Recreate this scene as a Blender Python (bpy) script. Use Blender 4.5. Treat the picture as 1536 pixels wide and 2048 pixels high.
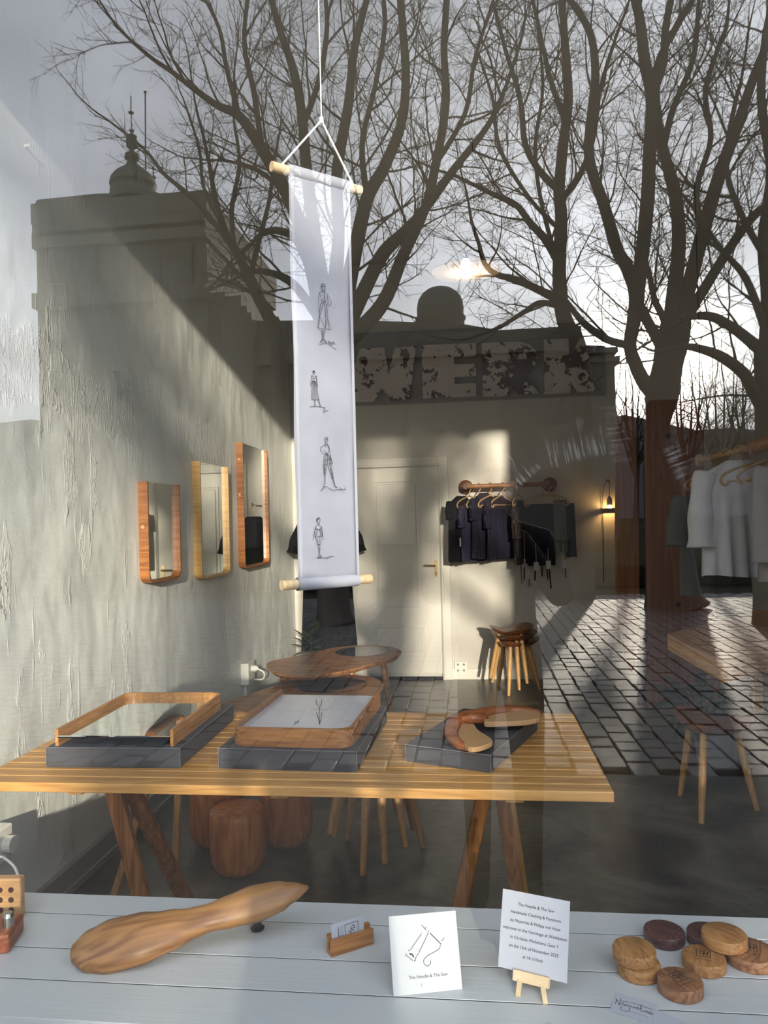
import bpy, bmesh, math, random
import numpy as np
from mathutils import Vector, Matrix, Quaternion

for o in list(bpy.data.objects):
    bpy.data.objects.remove(o)
random.seed(7)
rng = np.random.default_rng(11)
SC = bpy.context.scene
COL = SC.collection

# ------------------------------------------------------------------ camera
F, TILT = 1500.0, 0.027
EYE = Vector((0, 0, 1.5))
cd_ = Vector((945 - 768, 1024 - 1037, F)).normalized()          # room depth (+Y) seen from the camera
cr_ = Vector((1, TILT, 0))
cr_.z = -(cr_.x * cd_.x + cr_.y * cd_.y) / cd_.z
cr_.normalize()
cu_ = cd_.cross(cr_)
cam_d = bpy.data.cameras.new('camera')
cam = bpy.data.objects.new('camera', cam_d)
COL.objects.link(cam)
cam_d.sensor_fit = 'VERTICAL'
cam_d.sensor_height = 36
cam_d.lens = 36 * F / 2048
cam_d.clip_start = 0.03
cam_d.clip_end = 2000
R3 = Matrix(((cr_.x, cr_.y, -cr_.z), (cd_.x, cd_.y, -cd_.z), (cu_.x, cu_.y, -cu_.z)))
cam.matrix_world = Matrix.Translation(EYE) @ R3.to_4x4()
SC.camera = cam

def ray(px, py):
    v = Vector(((px - 768) / F, (1024 - py) / F, 1))
    return Vector((v.dot(cr_), v.dot(cd_), v.dot(cu_)))
def onY(px, py, Y):
    w = ray(px, py); return EYE + w * (Y / w.y)
def onZ(px, py, Z):
    w = ray(px, py); return EYE + w * ((Z - 1.5) / w.z)
def onX(px, py, X):
    w = ray(px, py); return EYE + w * (X / w.x)
def onP(px, py, P, n):
    w = ray(px, py); return EYE + w * ((P - EYE).dot(n) / w.dot(n))

# room constants (metres)
YG, XW, YB, XR, ZC = 1.345, -1.717, 7.08, 3.3, 3.95
SILL, TAB = 0.54, 0.72
WIN_R, WIN_T = 1.72, 3.42

def street(px, py, D):
    """a point of the street seen mirrored in the window, at mirrored depth D"""
    p = onY(px, py, D)
    return Vector((p.x, 2 * YG - p.y, p.z))

# ------------------------------------------------------------------ sun, sky, exposure
sv = ray(1300, 738).normalized()
SUN = Vector((sv.x, -sv.y, sv.z))                                # towards the sun
sd = bpy.data.lights.new('sun', 'SUN')
sd.energy = 9.5
sd.angle = math.radians(1.1)
sd.color = (1.0, 0.89, 0.74)
so = bpy.data.objects.new('sun', sd)
COL.objects.link(so)
so.rotation_euler = SUN.to_track_quat('Z', 'Y').to_euler()

wd = bpy.data.worlds.new('sky')
SC.world = wd
wd.use_nodes = True
nt = wd.node_tree
nt.nodes.clear()
def wn(t, **k):
    n = nt.nodes.new(t)
    for a, b in k.items(): setattr(n, a, b)
    return n
def wm(op, a, b=None):
    n = wn('ShaderNodeMath', operation=op)
    for i, v in enumerate((a, b)):
        if v is None: continue
        if isinstance(v, (int, float)): n.inputs[i].default_value = v
        else: nt.links.new(v, n.inputs[i])
    return n.outputs[0]
tc = wn('ShaderNodeTexCoord')
nrm = wn('ShaderNodeVectorMath', operation='NORMALIZE'); nt.links.new(tc.outputs['Generated'], nrm.inputs[0])
dv = wn('ShaderNodeVectorMath', operation='DOT_PRODUCT'); nt.links.new(nrm.outputs[0], dv.inputs[0]); dv.inputs[1].default_value = SUN
dot = wm('MAXIMUM', dv.outputs['Value'], 0.0)
sep = wn('ShaderNodeSeparateXYZ'); nt.links.new(nrm.outputs[0], sep.inputs[0])
zz = wm('MAXIMUM', sep.outputs['Z'], 0.0)
# cloud sheet
den = wm('ADD', zz, 0.18)
cx = wm('DIVIDE', sep.outputs['X'], den); cy = wm('DIVIDE', sep.outputs['Y'], den)
cv = wn('ShaderNodeCombineXYZ'); nt.links.new(cx, cv.inputs[0]); nt.links.new(cy, cv.inputs[1])
nz = wn('ShaderNodeTexNoise'); nz.inputs['Scale'].default_value = 1.1; nz.inputs['Detail'].default_value = 7; nz.inputs['Roughness'].default_value = .55
nt.links.new(cv.outputs[0], nz.inputs['Vector'])
cl = wn('ShaderNodeMapRange'); nt.links.new(nz.outputs['Fac'], cl.inputs[0])
cl.inputs[1].default_value = .35; cl.inputs[2].default_value = .68; cl.inputs[3].default_value = .66; cl.inputs[4].default_value = 1.28
g1 = wm('MULTIPLY', wm('POWER', dot, 5.0), 2.3)
g2 = wm('MULTIPLY', wm('POWER', dot, 34.0), .8)
g3 = wm('MULTIPLY', wm('POWER', dot, 600.0), 42.0)
base = wn('ShaderNodeMix', data_type='RGBA'); nt.links.new(wm('POWER', zz, .6), base.inputs['Factor'])
base.inputs['A'].default_value = (1.0, 1.05, 1.2, 1); base.inputs['B'].default_value = (.86, .98, 1.22, 1)
def wcol(v, c):
    n = wn('ShaderNodeMix', data_type='RGBA', blend_type='MULTIPLY'); n.inputs['Factor'].default_value = 1
    nt.links.new(v, n.inputs['A']); n.inputs['B'].default_value = (*c, 1); return n.outputs['Result']
def wadd(a, b):
    n = wn('ShaderNodeMix', data_type='RGBA', blend_type='ADD'); n.inputs['Factor'].default_value = 1
    nt.links.new(a, n.inputs['A']); nt.links.new(b, n.inputs['B']); return n.outputs['Result']
tot = wadd(wadd(base.outputs['Result'], wcol(g1, (.97, .985, 1.0))), wadd(wcol(g2, (1, .95, .84)), wcol(g3, (1, .93, .78))))
mul = wn('ShaderNodeMix', data_type='RGBA', blend_type='MULTIPLY'); mul.inputs['Factor'].default_value = 1
nt.links.new(tot, mul.inputs['A'])
clc = wn('ShaderNodeCombineColor')
for i in range(3): nt.links.new(cl.outputs[0], clc.inputs[i])
nt.links.new(clc.outputs[0], mul.inputs['B'])
bg = wn('ShaderNodeBackground'); nt.links.new(mul.outputs['Result'], bg.inputs[0]); bg.inputs[1].default_value = 1.75
wo = wn('ShaderNodeOutputWorld'); nt.links.new(bg.outputs[0], wo.inputs[0])

SC.view_settings.view_transform = 'Standard'
SC.view_settings.look = 'None'
SC.view_settings.gamma = 1
SC.view_settings.use_curve_mapping = False
SC.view_settings.exposure = 0.10

# ------------------------------------------------------------------ helpers
def tag(o, label=None, cat=None, group=None, kind=None):
    if label: o['label'] = label
    if cat: o['category'] = cat
    if group: o['group'] = group
    if kind: o['kind'] = kind
    return o
def thing(name, label=None, cat=None, loc=(0, 0, 0), rz=0, group=None, kind=None, M=None):
    o = bpy.data.objects.new(name, None)
    COL.objects.link(o)
    o.empty_display_size = .05
    if M is not None: o.matrix_world = M
    else:
        o.location = loc; o.rotation_euler = (0, 0, rz)
    MAT[o.name] = (M.copy() if M is not None else Matrix.Translation(Vector(loc)) @ Matrix.Rotation(rz, 4, 'Z'))
    return tag(o, label, cat, group, kind)
MAT = {}
def copy_tree(o, parent=None):
    c = o.copy(); COL.objects.link(c); c.parent = parent
    for ch in o.children: copy_tree(ch, c)
    return c
def frame(o, x, y):
    """matrix with origin o, x axis along x, y axis near y"""
    x = x.normalized(); n = x.cross(y).normalized(); y = n.cross(x)
    M = Matrix.Identity(4)
    for i in range(3):
        M[i][0], M[i][1], M[i][2], M[i][3] = x[i], y[i], n[i], o[i]
    return M

class MB:
    """collects shapes and links them as one mesh object"""
    def __init__(s): s.v = []; s.f = []
    def add(s, vs, fs):
        b = len(s.v); s.v += [Vector(v) for v in vs]; s.f += [tuple(i + b for i in f) for f in fs]; return s
    def box(s, c, size, M=None, bev=0.0):
        c = Vector(c); hx, hy, hz = [a / 2 for a in size]
        if bev <= 0:
            vs = [Vector((x, y, z)) for x in (-hx, hx) for y in (-hy, hy) for z in (-hz, hz)]
            fs = [(0, 1, 3, 2), (4, 6, 7, 5), (0, 4, 5, 1), (2, 3, 7, 6), (0, 2, 6, 4), (1, 5, 7, 3)]
        else:
            bm = bmesh.new(); bmesh.ops.create_cube(bm, size=1)
            for v in bm.verts: v.co = Vector((v.co.x * size[0], v.co.y * size[1], v.co.z * size[2]))
            bmesh.ops.bevel(bm, geom=bm.edges[:], offset=bev, segments=2, affect='EDGES', profile=.5)
            bm.verts.index_update()
            vs = [v.co.copy() for v in bm.verts]; fs = [tuple(v.index for v in f.verts) for f in bm.faces]; bm.free()
        if M is not None: vs = [M @ v for v in vs]
        return s.add([c + v for v in vs], fs)
    def bar(s, a, b, w, h, up=(0, 0, 1), bev=0.0):
        a, b = Vector(a), Vector(b); z = (b - a); L = z.length; z.normalize()
        x = Vector(up).cross(z)
        if x.length < 1e-4: x = Vector((1, 0, 0)).cross(z)
        x.normalize(); y = z.cross(x)
        M = Matrix((x, y, z)).transposed()
        return s.box((a + b) / 2, (w, h, L), M, bev)
    def tube(s, pts, rad, n=8, cap=True):
        pts = [Vector(p) for p in pts]
        if isinstance(rad, (int, float)): rad = [rad] * len(pts)
        vs, fs = [], []
        prev = None
        for i, p in enumerate(pts):
            t = (pts[min(i + 1, len(pts) - 1)] - pts[max(i - 1, 0)]).normalized()
            if prev is None:
                x = t.orthogonal().normalized()
            else:
                x = (prev - t * prev.dot(t))
                x = x.normalized() if x.length > 1e-6 else t.orthogonal().normalized()
            prev = x; y = t.cross(x)
            for k in range(n):
                a = 2 * math.pi * k / n
                vs.append(p + (x * math.cos(a) + y * math.sin(a)) * rad[i])
        for i in range(len(pts) - 1):
            for k in range(n):
                k2 = (k + 1) % n
                fs.append((i * n + k, i * n + k2, (i + 1) * n + k2, (i + 1) * n + k))
        if cap:
            fs.append(tuple(range(n - 1, -1, -1))); fs.append(tuple(range((len(pts) - 1) * n, len(pts) * n)))
        return s.add(vs, fs)
    def lathe(s, prof, n=24, c=(0, 0, 0), M=None):
        """profile of (radius, z)"""
        vs, fs = [], []
        for r, z in prof:
            for k in range(n):
                a = 2 * math.pi * k / n; vs.append(Vector((r * math.cos(a), r * math.sin(a), z)))
        for i in range(len(prof) - 1):
            for k in range(n):
                k2 = (k + 1) % n
                fs.append((i * n + k, i * n + k2, (i + 1) * n + k2, (i + 1) * n + k))
        if prof[0][0] > 1e-5: fs.append(tuple(range(n - 1, -1, -1)))
        if prof[-1][0] > 1e-5: fs.append(tuple(range((len(prof) - 1) * n, len(prof) * n)))
        if M is not None: vs = [M @ v for v in vs]
        return s.add([Vector(c) + v for v in vs], fs)
    def prism(s, poly, ext):
        """closed polygon of 3D points pushed along ext"""
        poly = [Vector(p) for p in poly]; n = len(poly); e = Vector(ext)
        return s.add(poly + [p + e for p in poly], [tuple(range(n - 1, -1, -1)), tuple(range(n, 2 * n))] + [(i, (i + 1) % n, (i + 1) % n + n, i + n) for i in range(n)])
    def strokes(s, lines, w, n):
        """flat ink lines in a plane with normal n"""
        n = Vector(n).normalized()
        for pts in lines:
            pts = [Vector(p) for p in pts]
            for a, b in zip(pts, pts[1:]):
                t = b - a
                if t.length < 1e-6: continue
                t.normalize(); q = n.cross(t) * w / 2; e = t * w * .3
                s.add([a - e - q, b + e - q, b + e + q, a - e + q], [(0, 1, 2, 3)])
        return s
    def build(s, name, mat, parent=None, world=False, smooth=False, label=None, cat=None, group=None, kind=None, bevel=0, subd=0, autos=None):
        me = bpy.data.meshes.new(name)
        vs = s.v
        if parent is not None and world:
            Mi = MAT[parent.name].inverted(); vs = [Mi @ v for v in vs]
        loc = None
        if parent is None:
            c = Vector((sum(v.x for v in vs) / len(vs), sum(v.y for v in vs) / len(vs), min(v.z for v in vs)))
            vs = [v - c for v in vs]; loc = c
        me.from_pydata([tuple(v) for v in vs], [], s.f)
        me.validate()
        bm = bmesh.new(); bm.from_mesh(me); bmesh.ops.recalc_face_normals(bm, faces=bm.faces[:]); bm.to_mesh(me); bm.free()
        me.materials.append(mat)
        if smooth: me.shade_smooth()
        if autos is not None:
            me.shade_smooth()
            me.set_sharp_from_angle(angle=math.radians(autos))
        o = bpy.data.objects.new(name, me)
        COL.objects.link(o)
        if loc is not None:
            o.location = loc; MAT[o.name] = Matrix.Translation(loc)
        if parent is not None:
            o.parent = parent; MAT[o.name] = MAT[parent.name].copy()
        if bevel > 0:
            m = o.modifiers.new('bevel', 'BEVEL'); m.width = bevel; m.segments = 2; m.limit_method = 'ANGLE'; m.angle_limit = math.radians(40)
        if subd:
            m = o.modifiers.new('sub', 'SUBSURF'); m.levels = subd; m.render_levels = subd
        return tag(o, label, cat, group, kind)

def catmull(pts, k=6):
    pts = [Vector(p) for p in pts]; out = []
    for i in range(len(pts) - 1):
        p0 = pts[max(i - 1, 0)]; p1 = pts[i]; p2 = pts[i + 1]; p3 = pts[min(i + 2, len(pts) - 1)]
        for j in range(k):
            t = j / k
            out.append(.5 * ((2 * p1) + (p2 - p0) * t + (2 * p0 - 5 * p1 + 4 * p2 - p3) * t * t + (3 * p1 - p0 - 3 * p2 + p3) * t ** 3))
    out.append(pts[-1]); return out
def closed_smooth(pts, k=5):
    pts = [Vector(p) for p in pts]; n = len(pts); out = []
    for i in range(n):
        p0, p1, p2, p3 = pts[i - 1], pts[i], pts[(i + 1) % n], pts[(i + 2) % n]
        for j in range(k):
            t = j / k
            out.append(.5 * ((2 * p1) + (p2 - p0) * t + (2 * p0 - 5 * p1 + 4 * p2 - p3) * t * t + (3 * p1 - p0 - 3 * p2 + p3) * t ** 3))
    return out

# ------------------------------------------------------------------ materials
def new_mat(name):
    m = bpy.data.materials.new(name); m.use_nodes = True
    return m, m.node_tree, m.node_tree.nodes['Principled BSDF']
def c4(c): return (c[0], c[1], c[2], 1)
def plain(name, col, rough=.6, metal=0, var=.0, scale=20, bump=0, spec=.5):
    m, t, b = new_mat(name)
    b.inputs['Base Color'].default_value = c4(col); b.inputs['Roughness'].default_value = rough; b.inputs['Metallic'].default_value = metal
    b.inputs['Specular IOR Level'].default_value = spec
    if var or bump:
        tcn = t.nodes.new('ShaderNodeTexCoord'); n = t.nodes.new('ShaderNodeTexNoise')
        n.inputs['Scale'].default_value = scale; n.inputs['Detail'].default_value = 5
        t.links.new(tcn.outputs['Object'], n.inputs['Vector'])
        if var:
            r = t.nodes.new('ShaderNodeMapRange'); r.inputs[3].default_value = 1 - var; r.inputs[4].default_value = 1 + var
            t.links.new(n.outputs['Fac'], r.inputs[0])
            mx = t.nodes.new('ShaderNodeVectorMath'); mx.operation = 'SCALE'; mx.inputs[0].default_value = col
            t.links.new(r.outputs[0], mx.inputs['Scale']); t.links.new(mx.outputs[0], b.inputs['Base Color'])
        if bump:
            bp = t.nodes.new('ShaderNodeBump'); bp.inputs['Strength'].default_value = bump; bp.inputs['Distance'].default_value = .01
            t.links.new(n.outputs['Fac'], bp.inputs['Height']); t.links.new(bp.outputs[0], b.inputs['Normal'])
    return m
def wood(name, c1, c2, axis='x', fine=60, long=3.5, rough=.42, ring=0.0, coat=0):
    m, t, b = new_mat(name)
    tcn = t.nodes.new('ShaderNodeTexCoord'); oi = t.nodes.new('ShaderNodeObjectInfo')
    off = t.nodes.new('ShaderNodeVectorMath'); off.operation = 'MULTIPLY_ADD'
    cmb = t.nodes.new('ShaderNodeCombineXYZ')
    for i in range(3): t.links.new(oi.outputs['Random'], cmb.inputs[i])
    t.links.new(cmb.outputs[0], off.inputs[0]); off.inputs[1].default_value = (7, 5, 9); t.links.new(tcn.outputs['Object'], off.inputs[2])
    mp = t.nodes.new('ShaderNodeMapping'); sc = {'x': (long, fine, fine), 'y': (fine, long, fine), 'z': (fine, fine, long)}[axis]
    mp.inputs['Scale'].default_value = sc
    t.links.new(off.outputs[0], mp.inputs['Vector'])
    n = t.nodes.new('ShaderNodeTexNoise'); n.inputs['Scale'].default_value = 1; n.inputs['Detail'].default_value = 4; n.inputs['Distortion'].default_value = .6
    t.links.new(mp.outputs[0], n.inputs['Vector'])
    mp2 = t.nodes.new('ShaderNodeMapping'); mp2.inputs['Scale'].default_value = tuple(a * (.16 if a == fine else .35) for a in sc)
    t.links.new(off.outputs[0], mp2.inputs['Vector'])
    n2 = t.nodes.new('ShaderNodeTexNoise'); n2.inputs['Scale'].default_value = 1; n2.inputs['Detail'].default_value = 2; n2.inputs['Distortion'].default_value = 1.2
    t.links.new(mp2.outputs[0], n2.inputs['Vector'])
    # growth rings out of the slow noise
    s1 = t.nodes.new('ShaderNodeMath'); s1.operation = 'MULTIPLY'; s1.inputs[1].default_value = 42; t.links.new(n2.outputs['Fac'], s1.inputs[0])
    s2 = t.nodes.new('ShaderNodeMath'); s2.operation = 'SINE'; t.links.new(s1.outputs[0], s2.inputs[0])
    s3 = t.nodes.new('ShaderNodeMath'); s3.operation = 'MULTIPLY_ADD'; t.links.new(s2.outputs[0], s3.inputs[0]); s3.inputs[1].default_value = .12 + ring; t.links.new(n.outputs['Fac'], s3.inputs[2])
    rp = t.nodes.new('ShaderNodeValToRGB'); rp.color_ramp.elements[0].position = .22; rp.color_ramp.elements[1].position = .78
    rp.color_ramp.elements[0].color = c4(c1); rp.color_ramp.elements[1].color = c4(c2)
    t.links.new(s3.outputs[0], rp.inputs['Fac']); t.links.new(rp.outputs[0], b.inputs['Base Color'])
    b.inputs['Roughness'].default_value = rough
    b.inputs['Coat Weight'].default_value = coat
    bp = t.nodes.new('ShaderNodeBump'); bp.inputs['Strength'].default_value = .12; bp.inputs['Distance'].default_value = .002
    t.links.new(n.outputs['Fac'], bp.inputs['Height']); t.links.new(bp.outputs[0], b.inputs['Normal'])
    return m
def emis(name, col, s):
    m, t, b = new_mat(name)
    b.inputs['Base Color'].default_value = c4(col); b.inputs['Emission Color'].default_value = c4(col); b.inputs['Emission Strength'].default_value = s
    return m
def cloth(name, col, col2=None, stripe=0, rough=.9, transl=0.0):
    """woven cloth; stripe = pinstripes per metre around the body"""
    m, t, b = new_mat(name)
    tcn = t.nodes.new('ShaderNodeTexCoord'); n = t.nodes.new('ShaderNodeTexNoise'); n.inputs['Scale'].default_value = 14; n.inputs['Detail'].default_value = 4
    t.links.new(tcn.outputs['Object'], n.inputs['Vector'])
    mr = t.nodes.new('ShaderNodeMapRange'); mr.inputs[3].default_value = .85; mr.inputs[4].default_value = 1.12; t.links.new(n.outputs['Fac'], mr.inputs[0])
    sc = t.nodes.new('ShaderNodeVectorMath'); sc.operation = 'SCALE'; sc.inputs[0].default_value = col; t.links.new(mr.outputs[0], sc.inputs['Scale'])
    out = sc.outputs[0]
    if stripe:
        sx = t.nodes.new('ShaderNodeSeparateXYZ'); t.links.new(tcn.outputs['Object'], sx.inputs[0])
        a = t.nodes.new('ShaderNodeMath'); a.operation = 'MULTIPLY'; a.inputs[1].default_value = stripe; t.links.new(sx.outputs['X'], a.inputs[0])
        fr = t.nodes.new('ShaderNodeMath'); fr.operation = 'FRACT'; t.links.new(a.outputs[0], fr.inputs[0])
        gt = t.nodes.new('ShaderNodeMath'); gt.operation = 'GREATER_THAN'; gt.inputs[1].default_value = .78; t.links.new(fr.outputs[0], gt.inputs[0])
        mx = t.nodes.new('ShaderNodeMix'); mx.data_type = 'RGBA'; t.links.new(gt.outputs[0], mx.inputs['Factor']); t.links.new(out, mx.inputs['A']); mx.inputs['B'].default_value = c4(col2)
        out = mx.outputs['Result']
    t.links.new(out, b.inputs['Base Color'])
    b.inputs['Roughness'].default_value = rough; b.inputs['Specular IOR Level'].default_value = .15
    w = t.nodes.new('ShaderNodeTexNoise'); w.inputs['Scale'].default_value = 420; t.links.new(tcn.outputs['Object'], w.inputs['Vector'])
    bp = t.nodes.new('ShaderNodeBump'); bp.inputs['Strength'].default_value = .15; bp.inputs['Distance'].default_value = .001; t.links.new(w.outputs['Fac'], bp.inputs['Height']); t.links.new(bp.outputs[0], b.inputs['Normal'])
    if transl:
        tr = t.nodes.new('ShaderNodeBsdfTranslucent'); tr.inputs[0].default_value = c4(col)
        ms = t.nodes.new('ShaderNodeMixShader'); ms.inputs[0].default_value = transl
        t.links.new(b.outputs[0], ms.inputs[1]); t.links.new(tr.outputs[0], ms.inputs[2]); t.links.new(ms.outputs[0], t.nodes['Material Output'].inputs[0])
    return m

M_ = {}
M_['oak'] = wood('oak', (.38, .18, .045), (.64, .36, .115), 'x', 70, 3)
M_['oak_y'] = wood('oak_y', (.36, .19, .065), (.60, .36, .15), 'y', 70, 3)
M_['oak_leg'] = wood('oak_leg', (.15, .055, .016), (.34, .15, .05), 'z', 70, 4)
M_['oak_pale'] = wood('oak_pale', (.36, .19, .065), (.56, .33, .13), 'z', 70, 4)
M_['ash_leg'] = wood('ash_leg', (.48, .25, .08), (.68, .41, .16), 'z', 90, 4)
M_['walnut'] = wood('walnut', (.075, .022, .008), (.23, .085, .033), 'x', 60, 5, .3, coat=.3)
M_['cherry'] = wood('cherry', (.17, .058, .015), (.38, .15, .042), 'z', 80, 3, .36)
M_['cherry_x'] = wood('cherry_x', (.25, .09, .024), (.48, .22, .065), 'x', 80, 3, .36)
M_['cherry_y'] = wood('cherry_y', (.30, .12, .03), (.55, .28, .085), 'y', 80, 3, .36)
M_['birch'] = wood('birch', (.55, .31, .09), (.74, .47, .17), 'z', 60, 3, .36)
M_['elm'] = wood('elm', (.19, .075, .022), (.42, .20, .07), 'x', 45, 4, .38, ring=.08)
M_['paddle'] = wood('paddle', (.17, .07, .02), (.36, .18, .06), 'x', 55, 2.2, .42, ring=.06)
M_['log'] = wood('log', (.32, .10, .025), (.56, .23, .07), 'z', 48, 3, .42, ring=.05)
M_['coaster'] = wood('coaster', (.24, .10, .026), (.43, .215, .068), 'y', 120, 14, .45, ring=.04)
M_['coaster_dark'] = wood('coaster_dark', (.035, .012, .012), (.12, .045, .035), 'y', 90, 14, .4)
M_['coaster_brown'] = wood('coaster_brown', (.15, .06, .025), (.34, .16, .07), 'y', 90, 14, .45, ring=.06)
M_['slab'] = wood('slab', (.19, .062, .02), (.33, .125, .042), 'z', 45, 1.2, .5)
M_['bamboo'] = wood('bamboo', (.33, .19, .08), (.55, .36, .17), 'x', 40, 9, .45)
M_['rail'] = wood('rail', (.22, .09, .03), (.37, .17, .065), 'x', 60, 4, .4)
M_['redwood'] = wood('redwood', (.20, .055, .02), (.36, .11, .045), 'y', 60, 6, .4)
M_['pine'] = wood('pine', (.62, .45, .25), (.76, .60, .38), 'z', 60, 4, .55)
M_['desk'] = wood('desk', (.50, .21, .04), (.70, .36, .09), 'y', 40, 3, .4)
M_['bark'] = plain('bark', (.075, .062, .048), .9, var=.35, scale=14, bump=.6)
M_['twig'] = plain('twig', (.06, .046, .034), .9)
M_['box'] = plain('box_card', (.058, .059, .066), .62, var=.12, scale=9, bump=.05)
M_['box_edge'] = plain('box_edge', (.16, .16, .17), .7)
M_['ink'] = plain('ink', (.012, .012, .016), .7)
M_['ink_grey'] = plain('ink_grey', (.07, .07, .075), .8)
M_['burn'] = plain('burnt_wood', (.018, .009, .006), .8)
M_['etch'] = plain('etched_wood', (.55, .40, .20), .8)
M_['paper'] = plain('paper', (.53, .55, .56), .75)
M_['paper2'] = plain('paper_cool', (.46, .48, .53), .75)
M_['white'] = plain('white_plastic', (.72, .71, .64), .4)
M_['cord'] = plain('white_cord', (.78, .77, .74), .6)
M_['black'] = plain('black_metal', (.012, .012, .012), .4)
M_['darkgap'] = plain('dark_felt', (.01, .008, .007), 1, spec=0)
M_['tan'] = plain('tan_leather', (.47, .28, .13), .65, var=.1, scale=30, bump=.05)
M_['brown'] = wood('brown_wood', (.20, .065, .022), (.33, .115, .042), 'x', 50, 5, .35)
M_['metal'] = plain('worn_steel', (.42, .41, .38), .35, 1, var=.2)
M_['brass'] = plain('brass', (.55, .42, .2), .3, 1)
M_['mirror'] = plain('mirror_silver', (.84, .87, .84), .015, 1)
M_['sheet'] = plain('sketch_paper', (.66, .67, .73), .25)
M_['smoke'] = plain('smoked_glass', (.055, .06, .065), .03, 0, spec=.9)
M_['pot'] = plain('grey_pot', (.30, .31, .33), .5)
M_['soil'] = plain('soil', (.03, .02, .015), .95)
M_['door'] = plain('door_paint', (.63, .60, .53), .42, var=.03, scale=3)
M_['trim'] = plain('trim_paint', (.66, .63, .56), .45, var=.03, scale=3)
M_['red_frame'] = plain('dark_red_paint', (.045, .012, .011), .45)
def leafmat(name, c, c2):
    m, t, b = new_mat(name)
    tcn = t.nodes.new('ShaderNodeTexCoord'); n = t.nodes.new('ShaderNodeTexNoise'); n.inputs['Scale'].default_value = 12
    t.links.new(tcn.outputs['Object'], n.inputs['Vector'])
    mx = t.nodes.new('ShaderNodeMix'); mx.data_type = 'RGBA'; mx.inputs['A'].default_value = c4(c); mx.inputs['B'].default_value = c4(c2)
    t.links.new(n.outputs['Fac'], mx.inputs['Factor']); t.links.new(mx.outputs['Result'], b.inputs['Base Color'])
    b.inputs['Roughness'].default_value = .35
    return m
M_['leaf'] = leafmat('leaf', (.028, .065, .018), (.075, .14, .035))
M_['leaf_dark'] = leafmat('leaf_dark', (.016, .034, .016), (.04, .075, .03))
M_['leaf_mon'] = leafmat('leaf_grey_green', (.05, .085, .04), (.10, .15, .075))

# ------------------------------------------------------------------ setting materials
def nodes(t):
    def N(ty, **k):
        n = t.nodes.new(ty)
        for a, b in k.items(): setattr(n, a, b)
        return n
    def Mt(op, *a):
        n = N('ShaderNodeMath', operation=op)
        for i, v in enumerate(a):
            if isinstance(v, (int, float)): n.inputs[i].default_value = v
            else: t.links.new(v, n.inputs[i])
        return n.outputs[0]
    def noise(vec, s, d=4, dist=0, rough=.5):
        n = N('ShaderNodeTexNoise'); n.inputs['Scale'].default_value = s; n.inputs['Detail'].default_value = d; n.inputs['Distortion'].default_value = dist
        n.inputs['Roughness'].default_value = rough
        t.links.new(vec, n.inputs['Vector']); return n.outputs['Fac']
    def scl(vec, s):
        n = N('ShaderNodeMapping'); n.inputs['Scale'].default_value = s; t.links.new(vec, n.inputs['Vector']); return n.outputs[0]
    def rng_(v, a, b, c=0., d=1.):
        n = N('ShaderNodeMapRange', interpolation_type='SMOOTHSTEP')
        t.links.new(v, n.inputs[0])
        for i, q in enumerate((a, b, c, d)): n.inputs[i + 1].default_value = q
        return n.outputs[0]
    def mixc(f, a, b):
        n = N('ShaderNodeMix', data_type='RGBA')
        for k, v in (('Factor', f), ('A', a), ('B', b)):
            if isinstance(v, tuple): n.inputs[k].default_value = c4(v)
            elif isinstance(v, (int, float)): n.inputs[k].default_value = v
            else: t.links.new(v, n.inputs[k])
        return n.outputs['Result']
    return N, Mt, noise, scl, rng_, mixc

def plaster_rough():
    m, t, b = new_mat('rough_plaster'); N, Mt, noise, scl, rg, mixc = nodes(t)
    pos = N('ShaderNodeNewGeometry').outputs['Position']
    sp = N('ShaderNodeSeparateXYZ'); t.links.new(pos, sp.inputs[0]); Y, Z = sp.outputs['Y'], sp.outputs['Z']
    wob = noise(scl(pos, (1, 2.2, 2.2)), 1.6, 3)
    zc = Mt('ADD', Mt('SUBTRACT', Z, Mt('MULTIPLY', wob, .55)), Mt('MULTIPLY', Y, .16))
    band = Mt('MULTIPLY', rg(zc, 2.12, 2.22), rg(zc, 2.5, 2.42))
    band = Mt('MULTIPLY', band, rg(Y, 3.75, 3.55))
    patch = Mt('MULTIPLY', Mt('MULTIPLY', rg(Z, 1.86, 1.93), rg(Z, 2.2, 2.08)), Mt('MULTIPLY', rg(Y, 4.1, 4.3), rg(Y, 5.0, 4.8)))
    loose = rg(noise(scl(pos, (1, 3.2, 1.1)), 2.1, 3), .60, .68)
    loose = Mt('MULTIPLY', loose, .55)
    mask = Mt('MAXIMUM', Mt('MAXIMUM', band, patch), loose)
    ridg = noise(scl(pos, (1, 26, 7)), 1.0, 5, 1.4, .62)
    rid2 = Mt('ABSOLUTE', Mt('SUBTRACT', ridg, .5))
    streak = noise(scl(pos, (1, 30, 3.2)), 1.0, 3, .5)
    drip = rg(streak, .64, .72)
    broad = noise(scl(pos, (1, 1.6, 1.2)), 1.5, 3)
    h = Mt('ADD', Mt('MULTIPLY', Mt('MULTIPLY', mask, rid2), 2.6), Mt('ADD', Mt('MULTIPLY', drip, .045), Mt('MULTIPLY', broad, 1.1)))
    h = Mt('ADD', h, Mt('MULTIPLY', noise(pos, 60, 3), .03))
    bp = N('ShaderNodeBump'); bp.inputs['Strength'].default_value = .9; bp.inputs['Distance'].default_value = .032
    t.links.new(h, bp.inputs['Height']); t.links.new(bp.outputs[0], b.inputs['Normal'])
    col = mixc(noise(scl(pos, (1, 3, .8)), 1.3, 4), (.70, .725, .67), (.79, .81, .76))
    t.links.new(col, b.inputs['Base Color']); b.inputs['Roughness'].default_value = .42
    b.inputs['Specular IOR Level'].default_value = .35
    return m
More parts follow.
